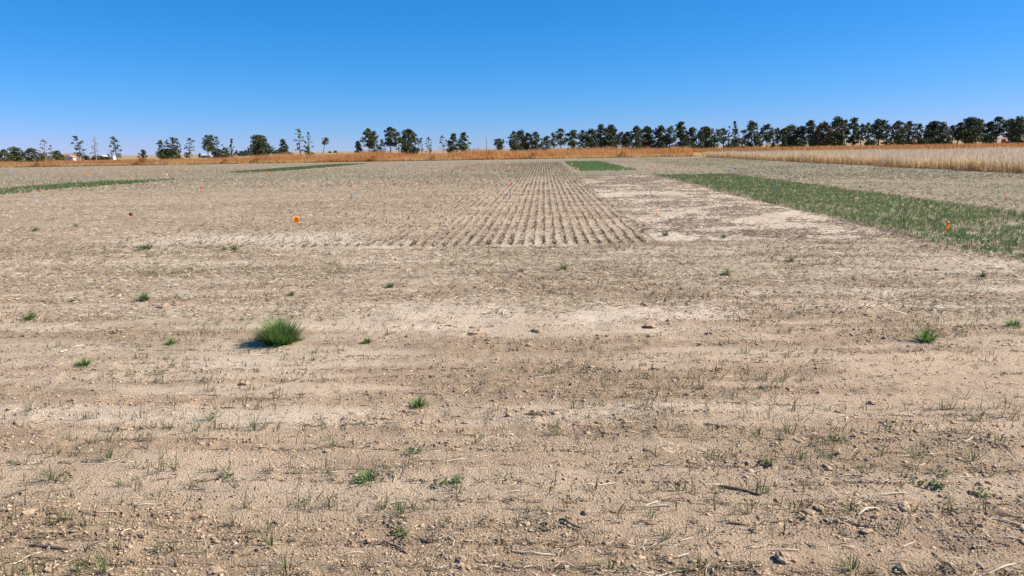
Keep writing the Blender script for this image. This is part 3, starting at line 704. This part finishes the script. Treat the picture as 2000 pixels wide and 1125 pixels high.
tree(1478, 262, 8, 180, 'half', 'thin leaning half bare trunk in the gap', 'pine_tree', lean=-.05); tree(1484, 273, 12, 180, 'umbrella', 'tiny round topped pine in the gap', bare=.5)
L4 = [(1497, 241, 20, 'umbrella'), (1508, 255, 14, 'pine'), (1518, 247, 15, 'umbrella'), (1529, 247, 14, 'pine'), (1541, 244, 32, 'dense'), (1565, 244, 18, 'umbrella'), (1581, 233, 24, 'pine'), (1631, 227, 27, 'pine'), (1648, 231, 17, 'umbrella'),
      (1665, 227, 22, 'pine'), (1680, 240, 15, 'umbrella'), (1692, 237, 15, 'umbrella'), (1714, 231, 27, 'umbrella'), (1731, 240, 16, 'pine'), (1749, 235, 25, 'umbrella'), (1773, 234, 23, 'pine'), (1792, 239, 15, 'umbrella'), (1818, 235, 32, 'dense'),
      (1839, 237, 25, 'pine'), (1857, 243, 16, 'umbrella'), (1869, 238, 16, 'umbrella'), (1889, 228, 32, 'pine'), (1904, 230, 22, 'umbrella'), (1925, 237, 22, 'pine'), (1943, 226, 26, 'umbrella'), (1968, 230, 22, 'umbrella'), (1986, 227, 30, 'dense'), (2014, 232, 26, 'pine')]
D4 = dict(dense='dense dark pine behind the pale grass', pine='dark pine with short bare trunk behind the pale grass', umbrella='high crowned bare trunked pine behind the pale grass')
for i, (px, top, w, kd) in enumerate(L4): tree(px, top, w, 184 + random.uniform(-7, 7), kd, D4[kd] + ', %s from the gap' % ORD[i], group=GB)
tree(1606, 238, 30, 182, 'pine', 'reddish brown tinged pine in the row behind the pale grass', group=GB, tone=(1.7, 1.05, 1.0))
for px, top in ((1120, 271), (1165, 268), (1245, 268), (1300, 270), (1340, 268), (1560, 270), (1600, 268), (1640, 270), (1700, 272), (1755, 270), (1800, 269), (1850, 270), (1930, 262)):
    tree(px, top, 20 + random.uniform(-4, 8), 181, 'juniper', 'low dark evergreen filling in at the foot of the tall pine row', 'juniper_tree', group='low evergreens under the pine row')
# far tree line and trees round the houses
for i in range(13):
    px = 463 + i * 8.2 + random.uniform(-1.5, 1.5)
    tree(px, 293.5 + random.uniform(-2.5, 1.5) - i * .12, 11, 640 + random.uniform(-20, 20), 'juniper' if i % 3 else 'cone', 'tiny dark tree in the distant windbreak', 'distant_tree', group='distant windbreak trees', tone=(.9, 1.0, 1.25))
for px, top, w in ((168, 304, 12), (182, 305, 14), (194, 304, 16), (206, 306, 14), (117, 300, 12)):
    tree(px, top, w, 520, 'juniper', 'dark round tree standing about the distant farm buildings', 'distant_tree', group='trees at the farm buildings')
for px, top, w in ((390, 299, 8), (364, 297, 8), (655, 294, 7), (645, 295, 6)):
    tree(px, top, w, 620, 'juniper', 'tiny far tree on the open horizon', 'distant_tree', group='far horizon trees')

# ------------------------------------------------------------------ farm buildings, pole, machine
def gable(mb, x0, x1, y0, y1, z0, z1, ridge_axis, over=.35, th=.14):
    if ridge_axis == 'x':
        ym = (y0 + y1) / 2
        for s in (-1, 1):
            ye = y0 - over if s < 0 else y1 + over
            dz = (z1 - z0) * over / ((y1 - y0) / 2)
            p = [(x0 - over, ye, z0 - dz), (x1 + over, ye, z0 - dz), (x1 + over, ym, z1), (x0 - over, ym, z1)]
            mb.add(p + [(a, b, c + th) for a, b, c in p], [(0, 3, 2, 1), (4, 5, 6, 7), (0, 1, 5, 4), (1, 2, 6, 5), (2, 3, 7, 6), (3, 0, 4, 7)])
    else:
        xm = (x0 + x1) / 2
        for s in (-1, 1):
            xe = x0 - over if s < 0 else x1 + over
            dz = (z1 - z0) * over / ((x1 - x0) / 2)
            p = [(xe, y0 - over, z0 - dz), (xe, y1 + over, z0 - dz), (xm, y1 + over, z1), (xm, y0 - over, z1)]
            mb.add(p + [(a, b, c + th) for a, b, c in p], [(0, 3, 2, 1), (4, 5, 6, 7), (0, 1, 5, 4), (1, 2, 6, 5), (2, 3, 7, 6), (3, 0, 4, 7)])
    return mb
def walls(mb, x0, x1, y0, y1, h, z1, axis):
    if axis == 'x':
        ym = (y0 + y1) / 2
        v = [(x0, y0, 0), (x1, y0, 0), (x1, y1, 0), (x0, y1, 0), (x0, y0, h), (x1, y0, h), (x1, y1, h), (x0, y1, h), (x0, ym, z1), (x1, ym, z1)]
        f = [(0, 1, 5, 4), (2, 3, 7, 6), (1, 2, 6, 9, 5), (3, 0, 4, 8, 7)]
    else:
        xm = (x0 + x1) / 2
        v = [(x0, y0, 0), (x1, y0, 0), (x1, y1, 0), (x0, y1, 0), (x0, y0, h), (x1, y0, h), (x1, y1, h), (x0, y1, h), (xm, y0, z1), (xm, y1, z1)]
        f = [(0, 1, 5, 8, 4), (2, 3, 7, 9, 6), (1, 2, 6, 5), (3, 0, 4, 7)]
    return mb.add(v, f)
def window(par, x, y, z, w, h):
    f = MB().box(x - w / 2 - .08, x + w / 2 + .08, y - .06, y, z - .08, z + h + .08).build('window', M['wwall'], par)
    MB().box(x - w / 2, x + w / 2, y - .09, y - .055, z, z + h).build('pane', M['glass'], f)
HY = 520
p = at_depth(137, 306, HY); z0 = gz(p[0], HY)
h = thing('farmhouse', (p[0], HY, z0), 'low farmhouse with brown shingle roof and white front gable', 'house')
walls(MB(), -4.2, 4.6, -3, 4, 2.5, 4.75, 'x').build('wall', M['bwall'], h)
rf = gable(MB(), -4.2, 4.6, -3, 4, 2.5, 4.8, 'x').build('roof', M['roof'], h)
MB().box(2.2, 2.8, .2, .8, 4.4, 5.3).build('chimney', M['bwall'], rf)
walls(MB(), -.4, 6.0, -6.2, -2.9, 2.2, 3.85, 'y').build('wall', M['wwall'], h)
gable(MB(), -.4, 6.0, -6.2, -1.6, 2.2, 3.9, 'y').build('roof', M['roof'], h)
window(h, 1.4, -6.2, 1.0, 1.0, 1.1); window(h, 4.3, -6.2, 1.0, 1.0, 1.1); window(h, -2.4, -3.0, 1.0, 1.0, 1.1)
d = MB().box(2.4, 3.3, -6.28, -6.2, 0, 2.0).build('door', M['bwall'], h); MB().box(3.12, 3.2, -6.34, -6.27, .95, 1.05).build('handle', M['wire'], d)
def shed(px, Y, w, dep, h, z1, wm, rm, label, rz=0.0):
    p = at_depth(px, 300, Y); t = thing('farm_shed', (p[0], Y, gz(p[0], Y)), label, 'shed', None, rz)
    walls(MB(), -w / 2, w / 2, -dep / 2, dep / 2, h, z1 - .03, 'x').build('wall', M[wm], t)
    gable(MB(), -w / 2, w / 2, -dep / 2, dep / 2, h, z1, 'x', .25, .08).build('roof', M[rm], t)
    MB().box(-w * .32, -w * .08, -dep / 2 - .05, -dep / 2, 0, h * .85).build('door', M['bwall'], t)
    window(t, w * .2, -dep / 2, h * .45, .9, .8)
shed(172, 540, 4.5, 4, 1.9, 3.1, 'wwall', 'roof', 'small white shed with brown roof beside the farmhouse')
shed(205, 560, 5.5, 4, 2.3, 3.3, 'wwall', 'wwall', 'white low outbuilding behind the dead pine')
shed(217, 545, 5.0, 4, 2.3, 3.2, 'wwall', 'groof', 'long low white outbuilding near the ragged pine')
shed(404, 600, 8, 5, 2.0, 2.9, 'greenw', 'groof', 'pale green metal shed behind the twin pines')
p = at_depth(491, 290, 480); zb = gz(p[0], 480)
t = thing('utility_pole', (p[0], 480, zb), 'wooden utility pole with a crossarm beyond the orange grass', 'utility pole')
MB().tube([(0, 0, -.2), (0, 0, 6.0)], [.16, .11], 8).build('pole', M['deadwood'], t)
MB().box(-1.1, 1.1, -.06, .06, 5.35, 5.5).build('crossarm', M['deadwood'], t)
for s in (-.95, 0.35, .95): MB().tube([(s, 0, 5.5), (s, 0, 5.72)], [.05, .035], 6).build('insulator', M['wwall'], t)
p = at_depth(1963, 280, 168); zb = gz(p[0], 168)
t = thing('farm_implement', (p[0], 168, zb), 'small red farm implement parked under the pines', 'farm implement')
MB().tube([(-.55, 0, .3), (-.45, 0, 1.9)], [.10, .09], 6).build('mast', M['rpaint'], t)
MB().add([(-.7, -.4, .9), (.0, -.4, .7), (.0, .4, .7), (-.7, .4, .9), (-.6, -.35, 2.0), (-.15, -.35, 2.1), (-.15, .35, 2.1), (-.6, .35, 2.0)], [(0, 3, 2, 1), (4, 5, 6, 7), (0, 1, 5, 4), (1, 2, 6, 5), (2, 3, 7, 6), (3, 0, 4, 7)]).build('hood', M['rpaint'], t)
MB().box(.05, 1.1, -.5, .5, 1.0, 1.55).build('hopper', M['dpaint'], t)
MB().box(-.8, 1.3, -.08, .08, .55, .68).build('frame', M['rpaint'], t)
for xw in (-.5, .9):
    for yw in (-.6, .6):
        w_ = MB().disc((xw, yw, .42), (0, 1, 0), .42, .2).build('wheel', M['rubber'], t); MB().disc((xw, yw, .42), (0, 1, 0), .2, .24, 10).build('rim', M['rpaint'], w_)

# ------------------------------------------------------------------ survey flags and stakes
def survey_flag(px, py, mname, label, h=.40, fw=.125, fh=.10, group='survey flags in the field', ang=None, fold=.25, XY=None):
    X, Y = on_plane(px, py, h - fh / 2) if XY is None else XY
    t = thing('survey_flag', (X, Y, gz(X, Y)), label, 'flag', group, random.uniform(.5, 1.0) if ang is None else ang)
    tl = random.uniform(-.04, .04)
    MB().tube([(0, 0, -.08), (tl * h * .5, 0, h * .5), (tl * h, 0, h)], .0018 + Y * .00004, 5).build('wire', M['wire'], t)
    nx_, nz_ = 7, 4; vv = []; ff = []
    p1 = random.random() * 6
    for side in (0, 1):
        for j in range(nz_ + 1):
            for i in range(nx_ + 1):
                u, w = i / nx_, j / nz_
                vv.append((tl * h + fw * u * (1 - .10 * fold * u), fold * fw * (math.sin(p1 + 4.2 * u + 1.5 * w) - math.sin(p1 + 1.5 * w)) * .55 + side * .0012,
                           h - fh * (1 - w) - fold * .35 * fw * u * u))
    N = (nx_ + 1) * (nz_ + 1)
    for j in range(nz_):
        for i in range(nx_):
            a = j * (nx_ + 1) + i; b = a + nx_ + 1
            ff.append((a, a + 1, b + 1, b)); ff.append((N + a, N + b, N + b + 1, N + a + 1))
    rim = [i for i in range(nx_ + 1)] + [j * (nx_ + 1) + nx_ for j in range(1, nz_ + 1)] + [nz_ * (nx_ + 1) + i for i in range(nx_ - 1, -1, -1)] + [j * (nx_ + 1) for j in range(nz_ - 1, 0, -1)]
    for q in range(len(rim)):
        a, b = rim[q], rim[(q + 1) % len(rim)]; ff.append((a, N + a, N + b, b))
    MB().add(vv, ff).build('flag', M[mname], t, smooth=True)
    return X, Y
survey_flag(571, 428, 'amber', 'bright orange flag alone on the straw litter beside drilled rows',   .33, .135, .11, ang=.95, fold=.3)
survey_flag(1854, 444, 'orange', 'orange flag standing inside the long green wheat strip', .36, .10, .125, ang=-2.15, fold=.35)
far_flags = [(252, 418, 'darkred', 'dark red flag in the straw litter', .2), (391, 366, 'red', 'red flag alone in the grey stubble', .42), (76, 372, 'red', 'red flag behind a white stake by the green strip', .42),
             (690, 364, 'pink', 'faded pink flag behind a short white stake', .42), (997, 359, 'red', 'red flag above a white stake on the drilled rows', .45), (1271, 353, 'pink', 'faded pink flag behind a stake on the pale plot', .42),
             (1282, 414, 'orange', 'small thin orange flag on the pale bare plot', .30), (1514, 348, 'red', 'red and white flag in the green wheat strip', .42), (1963, 386, 'red', 'low red flag beyond the long green wheat strip', .3),
             (1237, 317, 'red', 'small red flag behind the far green plot', .45), (1278, 326, 'orange', 'red orange flag on soil past the far green plot', .5), (1116, 320, 'amber', 'light orange flag at the back of the far green plot', .5),
             (1128, 330, 'orange', 'orange flag at the front corner of the far green plot', .5), (1359, 312, 'blue', 'blue flag near the yellow grass fringe', .5), (1434, 329, 'blue', 'blue flag in the dark stubble past the wheat strip', .4),
             (797, 321, 'blue', 'blue flag far out on the stubble below large dense pine', .5), (925, 331, 'orange', 'orange flag on the stubble left of the drilled rows', .45), (955, 323, 'orange', 'faint orange flag farther out than its orange neighbour', .45),
             (638, 328, 'orange', 'orange flag at the far tip of the narrow green strip', .45), (522, 338, 'orange', 'bright orange flag on the near edge of the narrow green strip', .45), (480, 332, 'orange', 'orange flag behind the narrow green strip', .45),
             (362, 331, 'orange', 'orange flag on stubble near the twin pines', .5), (325, 341, 'pink', 'pale faded flag lying low beyond the green strip', .3), (171, 341, 'orange', 'orange flag on stubble below the ragged bent pine', .5), (23, 339, 'blue', 'blue flag on stubble below the juniper thicket', .5)]
STK = {}
for px, py, mn, lb, hh in far_flags:
    Yd = on_plane(px, py, hh)[1]; s = 1.0 + .25 * min(1, Yd / 60)
    survey_flag(px, py, mn, lb, hh, *((.10 * s, .09 * s) if Yd > 30 else (.085, .08) if Yd > 16 else (.05, .07)))
def plot_stake(px, top_py, label, hh=.26, w=.045):
    X, Y = on_plane(px, top_py, hh)
    m = MB().add([(-w / 2, -.009, -.12), (w / 2, -.009, -.12), (w / 2, .009, -.12), (-w / 2, .009, -.12), (-w / 2, -.009, hh - .02), (w / 2, -.009, hh - .02), (w / 2, .009, hh - .02), (-w / 2, .009, hh - .02),
                  (-w * .3, -.006, hh), (w * .3, -.006, hh), (w * .3, .006, hh), (-w * .3, .006, hh), (0, 0, -.2)],
                 [(0, 1, 5, 4), (1, 2, 6, 5), (2, 3, 7, 6), (3, 0, 4, 7), (4, 5, 9, 8), (5, 6, 10, 9), (6, 7, 11, 10), (7, 4, 8, 11), (8, 9, 10, 11), (1, 0, 12), (2, 1, 12), (3, 2, 12), (0, 3, 12)])
    o = m.build('plot_stake', M['lath'], None, (X, Y, gz(X, Y))); o.rotation_euler = (0, random.uniform(-.04, .04), random.uniform(-.6, .6))
    tag(o, label, 'stake', 'white plot stakes in a row')
plot_stake(67, 381, 'white wooden stake by the red flag and green strip', .27, .055); plot_stake(687, 376, 'short white stake in front of the faded pink flag', .22)
plot_stake(998, 369, 'white stake on the drilled rows before the red flag', .28, .04); plot_stake(1271, 366, 'thin white stake on the pale plot before a pink flag', .24, .035)
plot_stake(1516, 361, 'white stake half hidden in the green wheat strip', .22, .04)
p = on_plane(1410, 306); X, Y = p[0] / p[1] * 112, 112
o = MB().tube([(0, 0, -.3), (0, 0, .95), (0, 0, 1.0)], [.07, .07, .03], 8).build('marker_post', M['ylath'], None, (X, Y, gz(X, Y))); tag(o, 'pale yellow marker post at the corner of the pale grass', 'post')
o = MB().tube([(0, 0, -.2), (0, 0, .65), (0, 0, .7)], [.05, .05, .02], 8).build('marker_post', M['ylath'], None, (at_depth(793, 316, 117)[0], 117, gz(-20, 117))); tag(o, 'small yellow marker post by the orange grass edge', 'post')

# ------------------------------------------------------------------ grass tufts, each its own thing
def grass_tuft(px, py, hgt, rad, nb, label, dense=False, colr=((.075, .165, .034), (.135, .250, .055)), name='grass_tuft', cat='grass tuft', width=None, group='volunteer grass tufts'):
    X, Y = on_plane(px, py)
    if name == 'grass_tuft' and not dense: nb = int(nb * 1.7); hgt *= 1.0
    a = rng.random(nb) * 2 * math.pi; q = rng.random(nb) ** .6
    P = np.zeros((nb, 3)); br = rad * (.5 if dense else .28)
    P[:, 0] = np.cos(a) * q * br; P[:, 1] = np.sin(a) * q * br; P[:, 2] = -.01
    a2 = a + rng.normal(0, .5, nb)
    lean = np.clip(q * (.78 if dense else 1.0) + rng.normal(0, .18, nb), .02, 1.3)
    L = hgt * rng.uniform(.7, 1.15, nb) * (1 - .12 * q)
    W = rng.uniform(.0034, .006, nb) * (1 + Y * .07) if width is None else rng.uniform(.7, 1.2, nb) * width
    v = rng.random(nb); c0 = lerp(*colr, v) * .9; c1 = lerp(colr[1], (.24, .32, .11), v * .7)
    dry = rng.random(nb) < .09; c1[dry] = (.42, .36, .18)
    V, Q, T, CC = ribbons(P, a2, L, W, lean, rng.uniform(.15, .9, nb), c0, c1, 4)
    o = link(name, np_mesh(name, V, Q, T, CC), M['blade'], None, (X, Y, gz(X, Y)))
    return tag(o, label, cat, group)
grass_tuft(546, 668, .235, .215, 1050, 'big lush round clump of green grass on bare soil', True)
grass_tuft(580, 664, .10, .10, 40, 'small tuft touching the foot of the big lush clump')
GD = ((.05, .075, .025), (.11, .135, .05))
TF = [(1808, 668, .16, .12, 90, 'bright green tuft with a dark shadow on open soil', None), (818, 790, .085, .10, 60, 'green tuft on sandy soil beside a dark stick', None), (718, 935, .075, .14, 75, 'sprawling bright green tuft among pale straws', None),
      (165, 714, .10, .09, 60, 'dark green tuft in the littered soil by the big clump', None), (60, 625, .10, .09, 55, 'green tuft on smooth sand away from the big clump', None), (283, 585, .11, .09, 55, 'green tuft up slope of the big clump', None),
      (335, 671, .085, .075, 45, 'small tuft beside the big lush clump in the litter', None), (717, 668, .075, .07, 45, 'small tuft on bare sand across from the big clump', None), (568, 579, .085, .07, 40, 'small pale tuft straight behind the big clump', GD),
      (762, 563, .09, .07, 40, 'small dark tuft on crusted soil', GD), (145, 587, .075, .06, 30, 'thin pale tuft on sand', GD), (278, 486, .15, .13, 40, 'dark dry tuft, one of two side by side', GD), (291, 485, .14, .10, 36, 'dark dry tuft, mate of the one side by side', GD),
      (438, 488, .12, .09, 30, 'thin olive tuft left in the straw litter', GD), (458, 488, .14, .11, 36, 'olive tuft next to a thinner one', GD), (1101, 529, .13, .08, 40, 'small green tuft in the littered alley below the drilled rows', None), (1420, 536, .13, .09, 45, 'green tuft in the alley below the pale plot', None),
      (1300, 461, .16, .10, 40, 'green tuft growing on the pale bare plot', GD), (1413, 466, .12, .10, 30, 'faint olive tuft at the edge of the pale plot', GD), (1980, 638, .09, .16, 50, 'flat spreading green tuft past the shadowed bright tuft', None), (70, 453, .16, .16, 36, 'straggly olive tuft far out in the straw litter', GD),
      (148, 441, .12, .11, 30, 'small olive tuft in the far straw litter', GD), (1545, 512, .10, .07, 30, 'tiny dark tuft in the alley by the wheat strip', GD), (1920, 538, .09, .07, 25, 'tiny green tuft below the wheat strip corner', GD), (1018, 533, .09, .10, 30, 'low faint green tuft in the littered alley', GD)]
for px, py, hg, rd, nb, lb, cl in TF:
    if cl: grass_tuft(px, py, hg, rd, nb, lb, colr=cl)
    else: grass_tuft(px, py, hg, rd, nb, lb)
# stubble bunch
grass_tuft(488, 518, .17, .10, 26, 'bunch of bleached standing straw stubs', colr=((.5, .43, .31), (.66, .58, .45)), name='stubble_bunch', cat='stubble', group='standing stubble')
# near seedling clumps that can be told apart
NS = [(115, 885), (45, 905), (215, 900), (100, 943), (375, 845), (495, 840), (690, 868), (610, 970), (780, 1002), (890, 955), (930, 865), (1090, 850), (1165, 790), (1255, 800), (1480, 845), (1550, 890), (1620, 893), (1720, 893), (1785, 890), (1900, 893),
      (1500, 955), (1660, 1000), (1265, 1010), (1080, 1000), (1300, 1045), (1185, 1105), (1360, 1110), (530, 1060), (560, 1112), (335, 1065), (70, 1120), (160, 1112), (200, 1118), (130, 1020), (310, 970), (1665, 1108), (1950, 860), (1690, 930), (1460, 690), (1600, 690), (985, 930), (410, 820), (60, 800), (650, 875), (1640, 860)]
for px, py in NS:
    grass_tuft(px + random.uniform(-4, 4), py, random.uniform(.07, .125), .07, random.randint(12, 26), 'thin clump of grey green wheat seedlings on the near soil', colr=((.065, .10, .032), (.135, .155, .06)), name='seedling_clump', cat='seedling', width=.0042, group='seedling clumps on the near soil')
# low leafy weeds
def weed(px, py, rad):
    X, Y = on_plane(px, py); nb = 34
    a = rng.random(nb) * 6.283; q = rng.random(nb) ** .5
    P = np.stack([np.cos(a) * q * rad, np.sin(a) * q * rad, rng.uniform(.002, .02, nb)], 1)
    V, Q, T, CC = ribbons(P, rng.random(nb) * 6.283, rng.uniform(.012, .026, nb), rng.uniform(.007, .012, nb), rng.uniform(.7, 1.5, nb), rng.uniform(0, .5, nb), lerp((.05, .10, .025), (.10, .17, .045), rng.random(nb)), lerp((.09, .15, .04), (.13, .19, .06), rng.random(nb)), 3)
    tag(link('leafy_weed', np_mesh('leafy_weed', V, Q, T, CC), M['blade'], None, (X, Y, gz(X, Y))), 'low rosette of small green weed leaves on the near soil', 'weed', 'leafy weeds on the near soil')
for px, py, r in ((440, 928, .04), (806, 886, .045), (862, 944, .04), (893, 938, .03), (1640, 862, .06), (1790, 938, .05), (1835, 925, .05), (1830, 950, .035), (780, 1040, .04), (1500, 905, .03), (1920, 965, .045)): weed(px, py, r)

# ------------------------------------------------------------------ clods and stalk pieces that can be told apart
import bmesh
def clod(px, py, size, label, flat=.6):
    X, Y = on_plane(px, py); bm = bmesh.new(); bmesh.ops.create_icosphere(bm, subdivisions=3, radius=1)
    co = np.array([v.co[:] for v in bm.verts]); K = 16
    dirs = rng.normal(0, 1, (K, 3)); dirs /= np.linalg.norm(dirs, axis=1)[:, None]; lv = rng.uniform(.55, 1.25, K)
    dots = co @ dirs.T; d = lv[dots.argmax(1)] * (.86 + .14 * dots.max(1) ** 4) * rng.uniform(.9, 1.1, len(co))
    for v, k in zip(bm.verts, d): v.co = (v.co.x * k * size * 1.25, v.co.y * k * size, v.co.z * k * size * flat)
    me = bpy.data.meshes.new('dirt_clod'); bm.to_mesh(me); bm.free()
    o = link('dirt_clod', me, M['clod'], None, (X, Y, gz(X, Y) + size * flat * .12), random.random() * 6); tag(o, label, 'clod', 'dirt clods on the field')
clod(930, 652, .055, 'dark brown clod alone on sand below the crusted ridge'); clod(1268, 640, .055, 'dark brown clod beside the pale crusted ridge'); clod(1145, 996, .022, 'pale topped clod casting a dark shadow on near soil', .8)
clod(1760, 1108, .028, 'yellowish clod with a black shadow at the near edge', .8); clod(476, 748, .035, 'brown clod on smooth sand below the big lush clump')
for px, py, s in ((1437, 560, .06), (1335, 565, .05), (1258, 596, .04), (620, 640, .035), (925, 640, .03), (1048, 647, .05), (1270, 660, .03), (1125, 555, .04), (1118, 575, .04), (860, 632, .03), (320, 600, .055), (345, 597, .05), (1275, 700, .03), (1258, 712, .03),
                  (740, 815, .028), (755, 818, .024), (1350, 900, .026), (1365, 895, .022), (1562, 858, .03), (1240, 895, .022), (55, 1010, .035), (75, 1012, .025), (285, 835, .022), (1640, 800, .03), (1730, 820, .03), (1745, 818, .025), (1765, 992, .028),
                  (1825, 1002, .03), (1905, 962, .026), (1690, 1040, .022), (900, 1092, .022), (1530, 1090, .03), (1545, 1088, .025), (905, 1105, .03), (1580, 995, .028), (1600, 990, .022), (100, 1110, .025), (420, 1110, .025), (690, 1050, .018), (725, 1045, .018), (1880, 870, .025), (1700, 785, .03), (1470, 1030, .02), (1300, 880, .02), (1265, 877, .022), (640, 885, .02)):
    clod(px, py, s, 'small brown dirt clod resting on the tan soil')
def stalk(px0, py0, px1, py1, dark, label, r=.0055, lift=.004):
    a = on_plane(px0, py0); b = on_plane(px1, py1); n = 6; pts = []
    ox, oy = (a[0] + b[0]) / 2, (a[1] + b[1]) / 2; zc = gz(ox, oy)
    bend = random.uniform(-.04, .04) * math.hypot(b[0] - a[0], b[1] - a[1])
    for i in range(n + 1):
        f = i / n; x = a[0] + (b[0] - a[0]) * f; y = a[1] + (b[1] - a[1]) * f + bend * math.sin(math.pi * f)
        pts.append((x - ox, y - oy, max(gz(x, y) - zc, -.006) + r * .45 + lift * math.sin(math.pi * (f * .8 + .1))))
    r *= .8; rad = [r * random.uniform(.6, 1.15) for _ in pts]; rad[0] *= .7; rad[-1] *= .6
    o = MB().tube(pts, rad, 7).build('stalk_piece', M['stick_dark' if dark else 'stick_pale'], None, (ox, oy, zc)); tag(o, label, 'stalk', 'stalk pieces lying on the soil')
stalk(58, 1067, 132, 1070, 1, 'thick dark rotting stick lying on sandy soil', .0085); stalk(1405, 948, 1488, 962, 1, 'dark stick lying by a grass seedling', .008); stalk(1090, 1017, 1138, 1034, 1, 'short dark stick with a raised blunt end', .008, .012)
stalk(748, 1050, 796, 1079, 1, 'thin dark twig slanting across the near soil', .006); stalk(1120, 939, 1204, 937, 0, 'pale split stalk lying across bare soil', .006); stalk(1676, 1010, 1712, 993, 0, 'bleached stalk end sticking up beside a clod', .006, .02)
stalk(1636, 1013, 1735, 1028, 1, 'long grey stalk pointing from clod to straw', .005); stalk(20, 1103, 82, 1076, 0, 'long pale straw below the thick dark stick', .0035)
for a in ((1720, 966, 1772, 961, 0, .006), (1635, 932, 1685, 928, 0, .004), (1845, 912, 1872, 913, 0, .004), (1868, 932, 1900, 928, 0, .004), (1883, 858, 1900, 852, 0, .006), (1652, 822, 1655, 810, 0, .005), (870, 905, 910, 896, 0, .004), (760, 978, 798, 975, 0, .006),
          (1258, 985, 1285, 975, 0, .005), (1262, 986, 1310, 984, 0, .005), (1330, 1052, 1352, 1045, 0, .004), (1320, 1085, 1345, 1081, 0, .006), (1270, 1125, 1325, 1108, 0, .005), (1000, 1074, 1085, 1080, 0, .0045), (1500, 1070, 1560, 1072, 0, .004), (1860, 985, 1900, 990, 0, .004),
          (1940, 1000, 2010, 1012, 1, .004), (1930, 1010, 2005, 1022, 0, .004), (1820, 1075, 1870, 1122, 1, .004), (1960, 1052, 2005, 1060, 0, .006), (1930, 1118, 1985, 1100, 0, .005), (1420, 1015, 1478, 1020, 1, .005), (1025, 810, 1062, 812, 1, .007), (1375, 827, 1412, 829, 1, .004),
          (430, 795, 460, 796, 1, .005), (1040, 735, 1072, 733, 0, .006), (650, 955, 735, 937, 0, .003), (155, 912, 205, 908, 0, .004), (275, 1103, 300, 1098, 0, .003), (380, 858, 450, 864, 1, .003), (235, 1046, 255, 1035, 0, .003), (270, 990, 330, 978, 0, .003), (700, 885, 738, 882, 0, .003),
          (125, 640, 152, 632, 0, .006), (150, 617, 180, 611, 0, .006), (118, 690, 132, 685, 0, .008), (145, 680, 165, 676, 0, .008), (340, 610, 355, 610, 0, .008), (1450, 705, 1490, 708, 1, .004), (1580, 640, 1605, 645, 1, .006), (1440, 622, 1465, 630, 1, .006), (880, 812, 900, 810, 1, .004), (1180, 1062, 1240, 1060, 1, .004), (795, 905, 860, 900, 0, .003)):
    stalk(*a[:5], 'pale dry stalk fragment lying on the near soil' if not a[4] else 'dark dry stalk fragment lying on the near soil', a[5])
# look-alikes are told apart by how near they lie to a landmark
def rank_labels(old, stem, marks):
    todo = {}
    for o in C.objects:
        if o.parent is None and o.get('label') == old:
            d, nm = min((math.hypot(o.location.x - on_plane(mx, my)[0], o.location.y - on_plane(mx, my)[1]), nm) if isinstance(mx, (int, float)) else (math.hypot(o.location.x - mx.location.x, o.location.y - mx.location.y), nm) for mx, my, nm in marks)
            todo.setdefault(nm, []).append((d, o))
    for nm, lst in todo.items():
        for i, (d, o) in enumerate(sorted(lst, key=lambda q: q[0])):
            o['label'] = '%s, %s the %s' % (stem, 'nearest to' if i == 0 else ORD[i] + ' nearest to', nm)
SOILMARKS = [(546, 668, 'big lush grass clump'), (1808, 668, 'bright shadowed tuft'), (95, 1068, 'thick dark rotting stick'), (718, 935, 'sprawling bright tuft'), (818, 790, 'green tuft by a stick'), (1446, 955, 'dark stick by a seedling'), (1162, 938, 'pale split stalk'), (1694, 1002, 'raised bleached stalk'),
             (1268, 640, 'dark clod by the crusted ridge'), (930, 652, 'lone dark clod on sand'), (165, 714, 'tuft in littered soil'), (772, 1065, 'thin slanting twig'), (1760, 1108, 'yellowish clod'), (1145, 996, 'pale topped clod'), (1420, 536, 'alley tuft below the pale plot')]
rank_labels('small brown dirt clod resting on the tan soil', 'small brown dirt clod', SOILMARKS)
rank_labels('thin clump of grey green wheat seedlings on the near soil', 'thin grey green seedling clump', SOILMARKS)
rank_labels('pale dry stalk fragment lying on the near soil', 'pale dry stalk fragment', SOILMARKS)
rank_labels('dark dry stalk fragment lying on the near soil', 'dark dry stalk fragment', SOILMARKS)
rank_labels('low rosette of small green weed leaves on the near soil', 'low leafy weed rosette', SOILMARKS)
def find(lbl): return [o for o in C.objects if o.get('label', '').startswith(lbl)][0]
pole_, house_, lolly_, umb_, gap_ = find('wooden utility'), find('low farmhouse'), find('small lollipop'), find('small umbrella'), find('tiny round topped')
rank_labels('tiny dark tree in the distant windbreak', 'tiny dark distant windbreak tree', [(pole_, 0, 'utility pole')])
rank_labels('low dark evergreen filling in at the foot of the tall pine row', 'low dark evergreen under the tall pine row', [(umb_, 0, 'small umbrella pine'), (gap_, 0, 'gap in the row')])
rank_labels('low dark juniper in the thicket beside the farmhouse', 'low dark juniper in the thicket', [(house_, 0, 'farmhouse')])
rank_labels('dark round tree standing about the distant farm buildings', 'dark round distant tree', [(house_, 0, 'farmhouse')])
rank_labels('tiny far tree on the open horizon', 'tiny tree on the open horizon', [(lolly_, 0, 'bent lollipop tree')])
rank_labels('rounded rust brown bush standing within the orange grass belt', 'rounded rust brown bush in the orange grass', [(find('big round dark rust'), 0, 'big dark rust bush')])
print('objects', len(bpy.data.objects))
